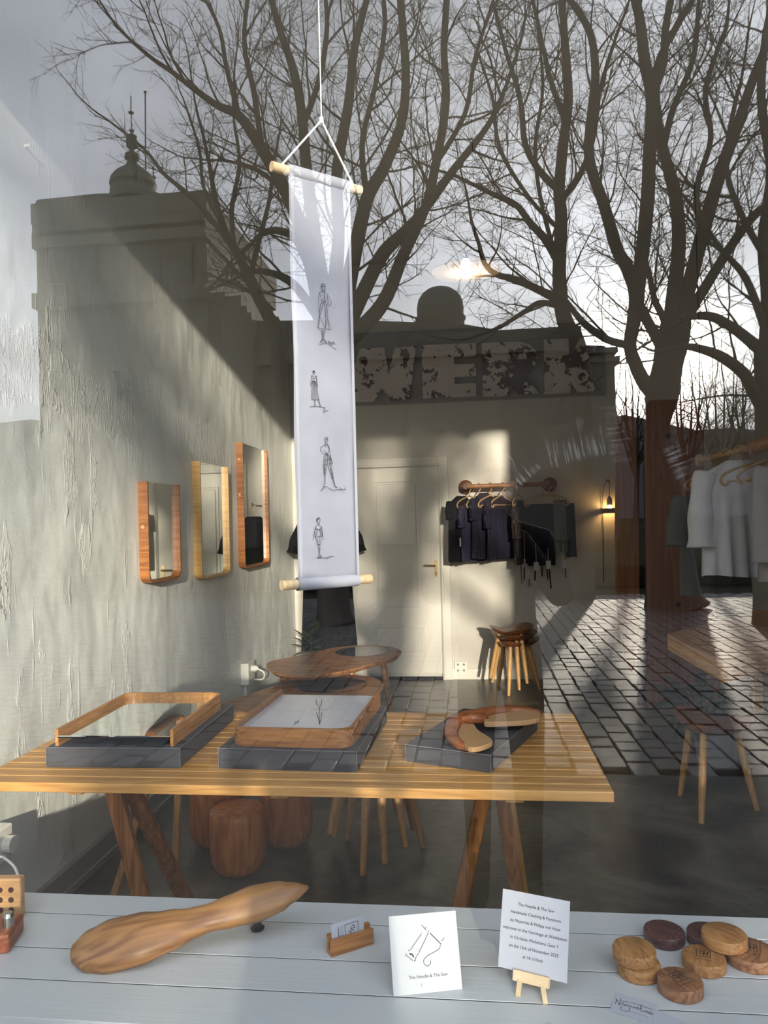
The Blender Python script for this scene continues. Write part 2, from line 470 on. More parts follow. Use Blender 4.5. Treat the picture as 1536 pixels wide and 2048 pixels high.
def concrete():
    m, t, b = new_mat('concrete'); N, Mt, noise, scl, rg, mixc = nodes(t)
    pos = N('ShaderNodeNewGeometry').outputs['Position']
    n1 = noise(pos, 2.2, 8, .8, .62); n2 = noise(scl(pos, (3, 9, 1)), 2.0, 7, 1.5, .7); n3 = noise(pos, 1.1, 3)
    c = mixc(rg(n1, .32, .72), (.05, .046, .036), (.21, .195, .155))
    c = mixc(Mt('MULTIPLY', rg(n2, .58, .68), .8), c, (.028, .024, .019))
    c = mixc(Mt('MULTIPLY', rg(n3, .55, .75), .5), c, (.10, .105, .065))
    spot = rg(noise(pos, 3.1, 2), .70, .76)
    c = mixc(Mt('MULTIPLY', spot, .6), c, (.30, .28, .24))
    t.links.new(c, b.inputs['Base Color']); t.links.new(Mt('ADD', Mt('MULTIPLY', n1, .3), .18), b.inputs['Roughness'])
    bp = N('ShaderNodeBump'); bp.inputs['Strength'].default_value = .25; bp.inputs['Distance'].default_value = .006
    t.links.new(n2, bp.inputs['Height']); t.links.new(bp.outputs[0], b.inputs['Normal'])
    return m
def painted_plank():
    m, t, b = new_mat('white_plank_paint'); N, Mt, noise, scl, rg, mixc = nodes(t)
    pos = N('ShaderNodeNewGeometry').outputs['Position']
    g = noise(scl(pos, (2.5, 90, 90)), 1, 4); s = noise(scl(pos, (6, 14, 1)), 1, 5, 1); v = noise(scl(pos, (1.5, 6, 1)), 1, 2)
    c = mixc(v, (.49, .52, .525), (.56, .585, .585)); c = mixc(Mt('MULTIPLY', rg(s, .70, .74), .55), c, (.36, .37, .35))
    t.links.new(c, b.inputs['Base Color']); b.inputs['Roughness'].default_value = .38
    bp = N('ShaderNodeBump'); bp.inputs['Strength'].default_value = .18; bp.inputs['Distance'].default_value = .003
    t.links.new(g, bp.inputs['Height']); t.links.new(bp.outputs[0], b.inputs['Normal'])
    return m
def glass():
    m, t, b = new_mat('window_glass'); N, Mt, noise, scl, rg, mixc = nodes(t)
    geo = N('ShaderNodeNewGeometry')
    dp = N('ShaderNodeVectorMath', operation='DOT_PRODUCT'); t.links.new(geo.outputs['Incoming'], dp.inputs[0]); t.links.new(geo.outputs['Normal'], dp.inputs[1])
    k = Mt('SUBTRACT', 1.0, Mt('ABSOLUTE', dp.outputs['Value']))
    fac = Mt('ADD', Mt('MULTIPLY', Mt('POWER', k, 5.0), .93), .066)
    tr = N('ShaderNodeBsdfTransparent'); tr.inputs[0].default_value = (.985, .99, .985, 1)
    gl = N('ShaderNodeBsdfGlossy'); gl.inputs['Roughness'].default_value = 0; gl.inputs['Color'].default_value = (1, 1, 1, 1)
    mx = N('ShaderNodeMixShader'); t.links.new(fac, mx.inputs[0]); t.links.new(tr.outputs[0], mx.inputs[1]); t.links.new(gl.outputs[0], mx.inputs[2])
    t.links.new(mx.outputs[0], t.nodes['Material Output'].inputs[0])
    return m
def smear():
    """dried cleaning streaks on the pane"""
    m, t, b = new_mat('dried_streaks'); N, Mt, noise, scl, rg, mixc = nodes(t)
    tcn = N('ShaderNodeTexCoord')
    st = noise(scl(tcn.outputs['Object'], (190, 1, 9)), 1, 5, .6, .7)
    blob = noise(scl(tcn.outputs['Object'], (9, 1, 9)), 1, 3)
    a = Mt('MULTIPLY', rg(st, .46, .70), rg(blob, .40, .62))
    ge = N('ShaderNodeSeparateXYZ'); t.links.new(tcn.outputs['Generated'], ge.inputs[0])
    def soft(v): return Mt('MULTIPLY', rg(v, 0, .22), rg(v, 1, .78))
    a = Mt('MULTIPLY', a, Mt('MULTIPLY', soft(ge.outputs['X']), soft(ge.outputs['Z'])))
    a = Mt('MULTIPLY', a, .22)
    tr = N('ShaderNodeBsdfTransparent'); df = N('ShaderNodeBsdfDiffuse'); df.inputs[0].default_value = (.8, .8, .8, 1)
    mx = N('ShaderNodeMixShader'); t.links.new(a, mx.inputs[0]); t.links.new(tr.outputs[0], mx.inputs[1]); t.links.new(df.outputs[0], mx.inputs[2])
    t.links.new(mx.outputs[0], t.nodes['Material Output'].inputs[0])
    return m
def peeling():
    m, t, b = new_mat('peeling_paint'); N, Mt, noise, scl, rg, mixc = nodes(t)
    pos = N('ShaderNodeNewGeometry').outputs['Position']
    big = noise(pos, 3.0, 3, .3); n1 = noise(pos, 13, 5, .5, .6)
    k = rg(Mt('ADD', Mt('MULTIPLY', big, .8), n1), .955, .985)
    c = mixc(noise(pos, 6, 4), (.50, .45, .41), (.64, .59, .55)); c = mixc(k, c, (.085, .05, .04))
    t.links.new(c, b.inputs['Base Color']); b.inputs['Roughness'].default_value = .7
    bp = N('ShaderNodeBump'); bp.inputs['Strength'].default_value = .5; bp.inputs['Distance'].default_value = .004; bp.invert = True
    t.links.new(k, bp.inputs['Height']); t.links.new(bp.outputs[0], b.inputs['Normal'])
    return m
def stone(name, c1, c2, rough=.55, scale=6, spec=.15):
    m, t, b = new_mat(name); N, Mt, noise, scl, rg, mixc = nodes(t)
    pos = N('ShaderNodeNewGeometry').outputs['Position']; oi = N('ShaderNodeObjectInfo')
    a = Mt('ADD', Mt('MULTIPLY', noise(pos, scale, 2), .75), Mt('MULTIPLY', noise(pos, 60, 4), .4))
    t.links.new(mixc(a, c1, c2), b.inputs['Base Color']); b.inputs['Roughness'].default_value = rough; b.inputs['Specular IOR Level'].default_value = spec
    bp = N('ShaderNodeBump'); bp.inputs['Strength'].default_value = .4; bp.inputs['Distance'].default_value = .006
    t.links.new(noise(pos, 45, 4), bp.inputs['Height']); t.links.new(bp.outputs[0], b.inputs['Normal'])
    return m
M_['plaster'] = plaster_rough()
M_['wall'] = plain('wall_paint', (.56, .53, .465), .55, var=.05, scale=2.5, bump=.04)
M_['ceil'] = plain('ceiling_paint', (.58, .56, .51), .8, var=.05, scale=2)
M_['concrete'] = concrete()
M_['plank'] = painted_plank()
M_['glass'] = glass()
M_['smear'] = smear()
M_['peel'] = peeling()
M_['cobble'] = stone('granite_sett', (.045, .042, .04), (.11, .10, .095), .52, spec=.5)
M_['asphalt'] = stone('asphalt', (.035, .035, .036), (.075, .073, .07), .7)
M_['grit'] = plain('joint_grit', (.02, .017, .014), 1, var=.3, scale=30, spec=0)
M_['turf'] = plain('winter_turf', (.035, .036, .022), 1, var=.4, scale=1.5, spec=0)
M_['museum'] = stone('museum_render', (.11, .10, .085), (.16, .145, .12), .8, .8)
M_['slate'] = plain('slate_roof', (.07, .066, .06), .7, var=.2, scale=3)
M_['copper'] = plain('dark_copper', (.055, .06, .05), .6, var=.2, scale=3)
M_['hill'] = plain('wooded_hill', (.12, .115, .105), 1, var=.25, scale=.05, spec=0)
M_['facade'] = plain('facade_render', (.45, .42, .38), .8, var=.1, scale=3)

# ------------------------------------------------------------------ room shell
def struct(name, mb, mat, **k):
    return mb.build(name, mat, kind='structure', **k)
struct('floor', MB().box(((XR + XW) / 2, (YG + YB) / 2 + .03, -.1), (XR - XW + .4, YB - YG + .3, .2)), M_['concrete'])
struct('wall_left', MB().box((XW - .1, (YG + YB) / 2 + .02, ZC / 2), (.2, YB - YG + .1, ZC)), M_['plaster'])
struct('wall_back', MB().box(((XR + XW) / 2, YB + .1, ZC / 2), (XR - XW + .4, .2, ZC)), M_['wall'])
struct('wall_right', MB().box((XR + .1, (YG + YB) / 2 + .02, ZC / 2), (.2, YB - YG + .1, ZC)), M_['wall'])
struct('ceiling', MB().box(((XR + XW) / 2, (YG + YB) / 2 + .03, ZC + .1), (XR - XW + .4, YB - YG + .3, .2)), M_['ceil'])
wf = MB()
wf.box((XW - .55, YG - .02, 2.2), (1.1, .30, 4.4))
wf.box(((WIN_R + XR + 1) / 2, YG - .02, 2.2), (XR + 1 - WIN_R, .30, 4.4))
wf.box(((XW + WIN_R) / 2, YG - .02, (WIN_T + 4.4) / 2), (WIN_R - XW, .30, 4.4 - WIN_T))
wf.box(((XW + WIN_R) / 2, YG - .02, .19), (WIN_R - XW, .30, .38))
struct('wall_front', wf, M_['facade'])
# window: dark red frame, one big pane
win = thing('window_1', 'large shop window with a dark red frame', None, (0, YG, .38), kind='structure')
fr = MB(); t_ = .05
fr.box(((XW + WIN_R) / 2, YG, .38 + .06), (WIN_R - XW, .08, .12))
win_bot = .50
MB().box(((XW + WIN_R) / 2, YG, .44), (WIN_R - XW, .09, .12), bev=.006).build('bottom_rail', M_['red_frame'], win, True)
MB().box(((XW + WIN_R) / 2, YG, WIN_T - .03), (WIN_R - XW, .09, .06), bev=.006).build('top_rail', M_['red_frame'], win, True)
for x in (XW + .015, WIN_R - .03):
    MB().box((x, YG, (WIN_T + .5) / 2), (.03 if x < 0 else .06, .09, WIN_T - .5), bev=.006).build('stile', M_['red_frame'], win, True)
pane = MB().box(((XW + WIN_R) / 2, YG - .02, (WIN_T + .48) / 2), (WIN_R - XW - .04, .008, WIN_T - .48)).build('pane', M_['glass'], win, True)
for (x0, y0, x1, y1, w) in ((985, 1000, 1105, 895, 36), (1070, 900, 1235, 860, 90), (1345, 870, 1385, 960, 60), (1225, 800, 1250, 940, 50)):
    a, b_ = onY(x0, y0, YG - .0255), onY(x1, y1, YG - .0255)
    L = (b_ - a).length; ang = math.atan2(b_.z - a.z, b_.x - a.x); hw = w / F * 1.4 / 2
    s = MB().add([(-L / 2, 0, -hw), (L / 2, 0, -hw), (L / 2, 0, hw), (-L / 2, 0, hw)], [(0, 1, 2, 3)]).build('dried_smear', M_['smear'], win)
    s.location = (a + b_) / 2 - Vector((0, YG, .38)); s.rotation_euler = (0, -ang, 0)

# skirting
struct('baseboard_left', MB().box((XW + .012, (YG + YB) / 2 + .3, .05), (.024, YB - YG - .6, .10)).box((XW + .02, (YG + YB) / 2 + .3, .012), (.04, YB - YG - .6, .024)), plain('skirting_grey', (.33, .32, .29), .6))
DL, DR = onY(712, 1100, YB).x, onY(880, 1100, YB).x
TR_ = onY(905, 1300, YB).x
struct('baseboard_back', MB().box(((TR_ + XR) / 2, YB - .01, .05), (XR - TR_, .02, .10)), M_['trim'])

# door
dz1 = 2.0
door = thing('door_1', 'white panelled door in the back wall', None, ((DL + DR) / 2, YB, 0), kind='structure')
MB().box(((DL + DR) / 2, YB - .012, dz1 / 2 + .03), (DR - DL, .04, dz1 - .06)).build('door_leaf', M_['door'], door, True)
jw = TR_ - DR
for x0, x1 in ((DR, TR_), (DL - jw, DL)):
    MB().box(((x0 + x1) / 2, YB - .02, (dz1 + jw) / 2), (x1 - x0, .06, dz1 + jw)).build('jamb', M_['trim'], door, True, bevel=.006)
    xi = x0 + .02 if x0 == DR else x1 - .02
    MB().box((xi, YB - .055, dz1 / 2), (.022, .02, dz1)).build('moulding', M_['trim'], door, True, bevel=.005)
MB().box(((DL + DR) / 2, YB - .02, dz1 + jw / 2), (DR - DL, .06, jw)).build('head', M_['trim'], door, True, bevel=.006)
MB().box(((DL + DR) / 2, YB - .055, dz1 + .015), (DR - DL + .04, .02, .022)).build('moulding', M_['trim'], door, True, bevel=.005)
MB().box(((DL + DR) / 2, YB - .02, .012), (DR - DL, .05, .024)).build('threshold', M_['darkgap'], door, True)
for (x0, y0, x1, y1) in ((746, 964, 842, 1219), (748, 1251, 851, 1309)):
    a, b_ = onY(x0, y0, YB - .035), onY(x1, y1, YB - .035)
    p = MB()
    for (q0, q1) in (((a.x, a.z), (b_.x, a.z)), ((b_.x, a.z), (b_.x, b_.z)), ((b_.x, b_.z), (a.x, b_.z)), ((a.x, b_.z), (a.x, a.z))):
        p.bar((q0[0], YB - .036, q0[1]), (q1[0], YB - .036, q1[1]), .016, .012)
    pp = p.build('panel_moulding', M_['trim'], door, True)
    MB().box(((a.x + b_.x) / 2, YB - .036, (a.z + b_.z) / 2), (b_.x - a.x - .05, .016, a.z - b_.z - .05), bev=.006).build('panel', M_['door'], door, True)
h = onY(868, 1131, YB - .07)
hd = MB().tube([(h.x + .015, YB - .03, h.z), (h.x + .015, YB - .08, h.z)], .009, 8).tube([(h.x + .015, YB - .08, h.z), (h.x - .095, YB - .085, h.z + .004)], .008, 8).box((h.x + .015, YB - .035, h.z - .03), (.03, .006, .15)).build('handle', M_['brass'], door, True)
MB().box((h.x + .015, YB - .04, h.z - .075), (.008, .004, .018)).build('keyhole', M_['black'], hd, True)

# sign panel with its four letters on the back wall
q0, q1 = onY(600, 816, YB - .04), onY(1209, 795, YB - .04)
zt = onY(1000, 655, YB).z
struct('trim_1', MB().box(((q0.x + q1.x) / 2, YB - .02, (q0.z + zt) / 2), (q1.x - q0.x, .05, zt - q0.z)), plain('panel_paint_shaded', (.27, .255, .23), .6, var=.08, scale=3), label='long painted panel behind the big sign letters', bevel=.004)  # same paint as the wall; its shade is put into the darker colour
letters = {
 'W': [(655, 700), (692, 698), (703, 752), (720, 697), (768, 695), (778, 748), (789, 694), (832, 692), (819, 798), (781, 800), (763, 776), (749, 801), (690, 804), (674, 804)],
 'E': [(843, 690), (952, 686), (952, 712), (908, 714), (908, 729), (952, 727), (952, 752), (909, 754), (909, 768), (952, 766), (952, 791), (846, 796)],
 'R': [(963, 686), (1038, 683), (1058, 688), (1071, 700), (1074, 716), (1070, 732), (1062, 742), (1050, 748), (1077, 786), (1036, 788), (1017, 770), (1017, 790), (966, 792)],
 'K': [(1088, 679), (1137, 677), (1139, 716), (1160, 676), (1206, 683), (1164, 731), (1201, 781), (1158, 784), (1141, 764), (1141, 785), (1090, 787)]}
for ch, poly in letters.items():
    pts = [onY(x, y, YB - .12) for x, y in poly]
    lab = {'W': 'weathered metal letter W beside the hanging banner', 'E': 'weathered metal letter E between W and R', 'R': 'weathered metal letter R between E and K', 'K': 'weathered metal letter K with red-brown rust, at the right end'}[ch]
    o = MB().prism(pts, (0, .06, 0)).build('sign_letter', M_['peel'], None, label=lab, cat='letter', group='sign letters on the back wall')

# wall sockets
def socket(p, nrm_, w, hgt, name, label, conduit=None):
    p = Vector(p); n = Vector(nrm_)
    side = Vector((0, 0, 1)).cross(n)
    M = frame(p, side, Vector((0, 0, 1)))
    t = thing(name, label, 'socket', M=M)
    MB().box((0, 0, .012), (w, hgt, .024), bev=.003).build('cover', M_['white'], t)
    for ix in (-1, 1):
        for iy in (-1, 1):
            MB().lathe([(.0, .026), (w * .17, .026), (w * .19, .029), (w * .21, .026), (w * .21, .02)], 14, (ix * w * .24, iy * hgt * .24, 0)).build('outlet', M_['white'], t)
            MB().lathe([(.0, .0275), (w * .1, .0275), (w * .1, .02)], 10, (ix * w * .24, iy * hgt * .24, 0)).build('outlet_well', plain('well_%d%d' % (ix, iy), (.25, .24, .2), .6), t)
    return t
p = onY(922, 1334, YB)
socket((p.x, YB, p.z), (0, -1, 0), .115, .115, 'wall_socket', 'cream four-way socket on the back wall beside the door')
p = onX(488, 1345, XW)
ws = thing('wall_socket', 'cream socket box with plug on the left plaster wall', 'socket', (XW, p.y, p.z))
MB().box((.03, 0, 0), (.06, .16, .16), bev=.006).build('box', M_['white'], ws)
MB().box((.015, -.01, -.29), (.022, .028, .42)).build('conduit', M_['trim'], ws)
MB().lathe([(.0, 0), (.022, 0), (.024, .03), (.012, .05), (0, .05)], 14, (.06, .0, .03), Matrix.Rotation(math.radians(90), 3, 'Y')).build('plug', M_['white'], ws)
MB().tube(catmull([(.1, 0, .03), (.15, .0, 0), (.14, .02, -.05), (.07, .03, -.06)], 5), .006, 6).build('cable', M_['white'], ws)
p = onX(2, 1680, XW + .02)
w2 = thing('wall_socket', 'white socket low on the left wall above the peg block', 'socket', (XW, p.y - .05, p.z))
MB().box((.03, 0, 0), (.06, .12, .12), bev=.006).lathe([(0, 0), (.03, 0), (.03, .03), (0, .03)], 14, (.06, .02, 0), Matrix.Rotation(math.radians(90), 3, 'Y')).build('box', M_['white'], w2)
a = onX(4, 1650, XW + .06)
nl = onX(49, 293, XW)
MB().tube([(XW, nl.y, nl.z), (XW + .025, nl.y, nl.z + .004)], .006, 8).lathe([(0, 0), (.009, 0), (.009, .005), (0, .006)], 10, (XW + .022, nl.y, nl.z + .004), Matrix.Rotation(math.radians(90), 3, 'Y')).build('wall_plug', M_['white'], None, label='small white screw plug high in the plaster wall', cat='screw')

# ------------------------------------------------------------------ window bench of white planks
bench = thing('window_bench', 'white painted plank bench inside the window', 'bench', (0, 1.6, 0))
bx0, bx1 = XW + .01, WIN_R + .6
for y0, y1 in ((1.392, 1.512), (1.515, 1.627), (1.630, 1.774), (1.777, 1.872)):
    MB().box(((bx0 + bx1) / 2, (y0 + y1) / 2, SILL - .014), (bx1 - bx0, y1 - y0 - .001, .028), bev=.0008).build('plank', M_['plank'], bench, True)
for yj in (1.5135, 1.6285, 1.7755):
    MB().box(((bx0 + bx1) / 2, yj, SILL - .0075), (bx1 - bx0, .0042, .012)).build('joint', M_['darkgap'], bench, True)
MB().box(((bx0 + bx1) / 2, 1.86, SILL / 2 - .015), (bx1 - bx0, .018, SILL - .03)).build('front_board', M_['plank'], bench, True)
MB().box(((bx0 + bx1) / 2, 1.62, SILL - .045), (bx1 - bx0, .4, .03)).build('frame', M_['darkgap'], bench, True)

# ------------------------------------------------------------------ display table on trestles
tab = thing('display_table', 'long slatted oak trestle table top by the window', 'table', (-.6, 2.6, 0))
TX0, TX1, TY0, TY1 = -1.575, .375, 2.18, 3.045
NS = 14
for i in range(NS):
    y0 = TY0 + (TY1 - TY0) * i / NS; y1 = TY0 + (TY1 - TY0) * (i + 1) / NS - .0035
    MB().box(((TX0 + TX1) / 2, (y0 + y1) / 2, TAB - .015), (TX1 - TX0, y1 - y0, .03), bev=.003).build('slat', M_['oak'], tab, True)
for x in (-1.25, -.6, .1):
    MB().box((x, (TY0 + TY1) / 2, TAB - .038), (.05, TY1 - TY0 - .06, .016)).build('batten', M_['oak_y'], tab, True)
def trestle(label, legs, beam):
    t = thing('trestle', label, 'trestle', (beam[0][0], (beam[0][1] + beam[1][1]) / 2, 0), group='folding trestles under the slatted table')
    MB().bar(beam[0], beam[1], .05, .035, bev=.004).build('beam', M_['oak_leg'], t, True)
    for (ta, tb_, m, w, h_) in legs:
        MB().bar(ta, tb_, w, h_, up=(0, 1, 0), bev=.004).build('leg', M_[m], t, True)
    return t
def thru(a, pxy, Y):
    """foot of a leg that starts at a and passes behind pixel pxy at depth Y"""
    p = onY(pxy[0], pxy[1], Y); d_ = p - a
    return a + d_ * ((0.0 - a.z) / d_.z)
zt_ = TAB - .06
a1 = onY(222, 1592, 2.42); a2 = onY(246, 1592, 2.47); a3 = onY(330, 1590, 2.92); a4 = onY(363, 1588, 2.95)
for a in (a1, a2, a3, a4): a.z = zt_
tl_ = trestle('brown folding trestle with crossed legs near the plaster wall',
   [(a1, thru(a1, (282, 1790), 2.42), 'oak_leg', .056, .03), (a2, thru(a2, (340, 1735), 2.66), 'oak_leg', .056, .03),
    (a3, thru(a3, (226, 1800), 2.80), 'oak_pale', .026, .03), (a4, thru(a4, (350, 1800), 2.93), 'oak_pale', .026, .03)],
   ((a1.x + .02, 2.40, zt_ + .005), (a4.x - .02, 2.96, zt_ + .005)))
MB().tube([a1 + Vector((0, -.03, -.012)), a2 + Vector((0, .03, -.012))], .006, 8).build('bolt', M_['black'], tl_, True)
b1 = onY(974, 1594, 2.42); b2 = onY(1000, 1594, 2.45); b3 = onY(1008, 1592, 2.92); b4 = onY(985, 1592, 2.94)
for a in (b1, b2, b3, b4): a.z = zt_
tr_ = trestle('dark brown folding trestle behind the saw card and invitation',
   [(b1, thru(b1, (918, 1815), 2.44), 'oak_leg', .046, .03), (b2, thru(b2, (1032, 1775), 2.52), 'oak_leg', .046, .03),
    (b3, thru(b3, (1050, 1790), 2.95), 'oak_pale', .028, .03), (b4, thru(b4, (935, 1790), 2.96), 'oak_leg', .028, .03)],
   ((b1.x + .02, 2.40, zt_ + .005), (b4.x, 2.96, zt_ + .005)))
pb = onY(987, 1600, 2.40)
MB().box((pb.x, 2.405, zt_), (.022, .02, .05), bev=.003).build('hinge_block', M_['oak_leg'], tr_, True)

# three dark grey boxes
def box_thing(label, p00, p10, depth, h, yaw=0):
    p00, p10 = Vector(p00), Vector(p10); ex = (p10 - p00); W = ex.length
    M = frame(p00, ex, Vector((-ex.y, ex.x, 0)))
    t = thing('cardboard_box', label, 'box', M=M, group='dark grey boxes on the slatted table')
    MB().box((W / 2, depth / 2, h * .5 - .004), (W - .006, depth - .006, h - .008)).build('body', M_['box'], t)
    lid = MB().box((W / 2, depth / 2, h - .002), (W, depth, .004)).box((W / 2, .0015, h * .52), (W, .003, h * .9)).box((W / 2, depth - .0015, h * .52), (W, .003, h * .9)).box((.0015, depth / 2, h * .52), (.003, depth, h * .9)).box((W - .0015, depth / 2, h * .52), (.003, depth, h * .9)).build('lid', M_['box'], t)
    e = MB()
    for a, b in (((0, 0), (W, 0)), ((W, 0), (W, depth))):
        e.bar((a[0], a[1], h), (b[0], b[1], h), .0022, .0022)
    e.bar((0, 0, .004), (0, 0, h), .002, .002).bar((W, 0, .004), (W, 0, h), .002, .002)
    e.build('worn_edge', M_['box_edge'], lid)
    return t, M, W
B1, M1, W1 = box_thing('dark grey box nearest the plaster wall, under an open wooden tray mirror', (-1.408, 2.318, TAB), (-.955, 2.326, TAB), .575, .065)
B2, M2, W2 = box_thing('dark grey box in the middle, under a rounded wooden frame with a white sheet', (-.828, 2.33, TAB), (-.377, 2.308, TAB), .58, .065)
p_ = onZ(812, 1523, TAB); q_ = onZ(982, 1547, TAB)
B3, M3, W3 = box_thing('dark grey box lying askew, under a carved brown wooden handle', p_, q_, .50, .055)

def u_frame(W, L, h, th, r, n=8):
    """U-shaped bent frame: open at y=L, closed rounded end at y=0; swept thin board, local coords"""
    pts = [(0, L)]
    for k in range(n + 1):
        a = math.pi + (math.pi / 2) * k / n; pts.append((r + r * math.cos(a), r + r * math.sin(a)))
    for k in range(n + 1):
        a = 1.5 * math.pi + (math.pi / 2) * k / n; pts.append((W - r + r * math.cos(a), r + r * math.sin(a)))
    pts.append((W, L))
    mb = MB(); vs = []; N_ = len(pts)
    for i, (x, y) in enumerate(pts):
        a = Vector(pts[max(i - 1, 0)]); b = Vector(pts[min(i + 1, N_ - 1)]); t = (b - a).normalized(); nr = Vector((-t.y, t.x))
        for (o_, z) in ((0, 0), (th, 0), (th, h), (0, h)): vs.append(Vector((x + nr.x * o_, y + nr.y * o_, z)))
    fs = []
    for i in range(N_ - 1):
        for k in range(4):
            k2 = (k + 1) % 4; fs.append((i * 4 + k, i * 4 + k2, (i + 1) * 4 + k2, (i + 1) * 4 + k))
    fs.append((0, 1, 2, 3)); fs.append(tuple(range((N_ - 1) * 4, N_ * 4)))
    mb.add(vs, fs); return mb, [Vector((x, y, 0)) for x, y in pts]
def inset(pts, W, d):
    c = Vector((W / 2, 0, 0)); out = []
    for p in pts:
        out.append(Vector((min(max(p.x, d), W - d), max(p.y, d), 0)))
    return out
def u_mirror(name, label, M, W, L, h, th, r, mat, glass_z, group):
    t = thing(name, label, 'mirror', M=M, group=group)
    f, pts = u_frame(W, L, h, th, r)
    fo = f.build('frame', mat, t, autos=35)
    ip = [Vector((p.x + (W / 2 - p.x) * (2 * (th * .7) / W), p.y if abs(p.y - L) < 1e-6 else p.y + th * .7 * (1 - min(p.y / r, 1)), glass_z)) for p in pts]
    MB().prism(ip, (0, 0, .004)).build('mirror_glass', M_['mirror'], t)
    MB().prism([p - Vector((0, 0, .004)) for p in ip], (0, 0, .0035)).build('backing', M_['darkgap'], t)
    return t, fo
# tray mirror on box 1: the open end looks at the window
off = M1 @ Vector((W1 - .028, .548, .0655))
ang = math.atan2(M1[1][0], M1[0][0])
TM1 = Matrix.Translation(off) @ Matrix.Rotation(ang + math.pi, 4, 'Z')
u_mirror('tray_mirror', 'wooden tray mirror with its open side to the window, on a grey box', TM1, W1 - .05, .53, .055, .011, .05, M_['cherry_y'], .030, 'tray mirrors on the grey boxes')
off = M2 @ Vector((.028, .028, .0655)); ang = math.atan2(M2[1][0], M2[0][0])
TM2 = Matrix.Translation(off) @ Matrix.Rotation(ang, 4, 'Z')
tf2, _fo = u_mirror('framed_sketch', 'rounded wooden tray frame holding a white sketch sheet, on the middle grey box', TM2, W2 - .05, .54, .06, .011, .055, M_['cherry_x'], .036, 'tray mirrors on the grey boxes')
tf2['category'] = 'picture frame'
for ch_ in tf2.children:
    if ch_.name.startswith('mirror_glass'):
        ch_.name = 'sketch_sheet'; ch_.data.materials[0] = M_['sheet']
zs = TM2.translation.z + .0412
skt = [[(712, 610), (716, 640), (735, 662)], [(750, 610), (744, 645), (735, 662)], [(735, 660), (732, 700), (735, 765)], [(716, 690), (728, 730), (735, 765), (745, 725), (748, 690)], [(720, 640), (748, 640)], [(578, 768), (588, 748), (596, 758), (604, 740), (610, 748)], [(690, 670), (780, 672)], [(660, 700), (710, 702)]]
MB().strokes([[onZ(400 + x * .3255, 1200 + y * .3255, zs) for x, y in l] for l in skt], .0018, (0, 0, 1)).build('fashion_sketch', M_['ink_grey'], tf2, True, kind='stuff')

# three mirrors on the plaster wall
for (ya, yb, z0, z1, mat, pl, lab) in (
    (3.706, 4.14, 1.205, 1.736, 'cherry', [(3, 1.50)], 'smallest wall mirror with brown wooden U-frame, nearest the window'),
    (4.467, 5.015, 1.165, 1.899, 'birch', [(2, 1.50)], 'wall mirror with pale golden wooden U-frame, between two brown ones'),
    (5.35, 6.02, 1.175, 2.105, 'cherry', [(2, 1.98), (2, 1.72)], 'tallest wall mirror with reddish-brown wooden U-frame, nearest the banner')):
    W = yb - ya; L = z1 - z0
    M = frame(Vector((XW + .001, ya, z0)), Vector((0, 1, 0)), Vector((0, 0, 1)))
    t, fo = u_mirror('wall_mirror', lab, M, W, L, .052, .013, .055, M_[mat], .024, 'wooden U-frame mirrors on the plaster wall')
    for k, zp in pl:
        MB().lathe([(0, 0), (.009, 0), (.009, .002), (0, .0025)], 12, (-.0005, zp - z0, .022), Matrix.Rotation(math.radians(-90), 3, 'Y')).build('dowel_plug', M_['ash_leg'], t)

# carved brown handle with two leather pads on box 3
zb = TAB + .055
ch = thing('wooden_carving', 'carved curved brown wooden piece with two tan leather pads, on the askew box', 'carving', tuple(onZ(930, 1465, zb)))
spine = catmull([onZ(x, y, zb + z) for x, y, z in ((1082, 1428, .03), (1040, 1421, .034), (990, 1424, .036), (950, 1432, .034), (918, 1440, .034), (902, 1455, .03), (904, 1474, .022), (920, 1490, .016), (937, 1496, .014))], 5)
nsp = len(spine)
rad = [(.010 + .014 * math.sin(math.pi * min(1, (i / (nsp - 1)) * 1.05)) ** .7) for i in range(nsp)]
rad = [max(r, .008) for r in rad]
MB().tube(spine, rad, 12).build('handle', M_['brown'], ch, True, smooth=True)
MB().tube(catmull([onZ(918, 1438, zb + .04), onZ(945, 1436, zb + .044), onZ(968, 1438, zb + .036), onZ(975, 1446, zb + .022)], 5), [.012] * 4 + [.018] * 8 + [.014] * 4, 10).build('knuckle', M_['brown'], ch, True, smooth=True)
for poly, z0, z1 in (([(969, 1443), (975, 1432), (1000, 1426), (1040, 1421), (1076, 1423), (1079, 1434), (1046, 1441), (1005, 1443)], .022, .040),
                   ([(916, 1464), (922, 1449), (936, 1444), (948, 1448), (957, 1460), (981, 1475), (983, 1484), (960, 1493), (937, 1494), (921, 1479)], .010, .026)):
    top = [onZ(x, y, zb + z1) for x, y in poly]
    MB().prism(closed_smooth([v - Vector((0, 0, z1 - z0)) for v in top], 3), (0, 0, z1 - z0)).build('leather_pad', M_['tan'], ch, True, bevel=.003)

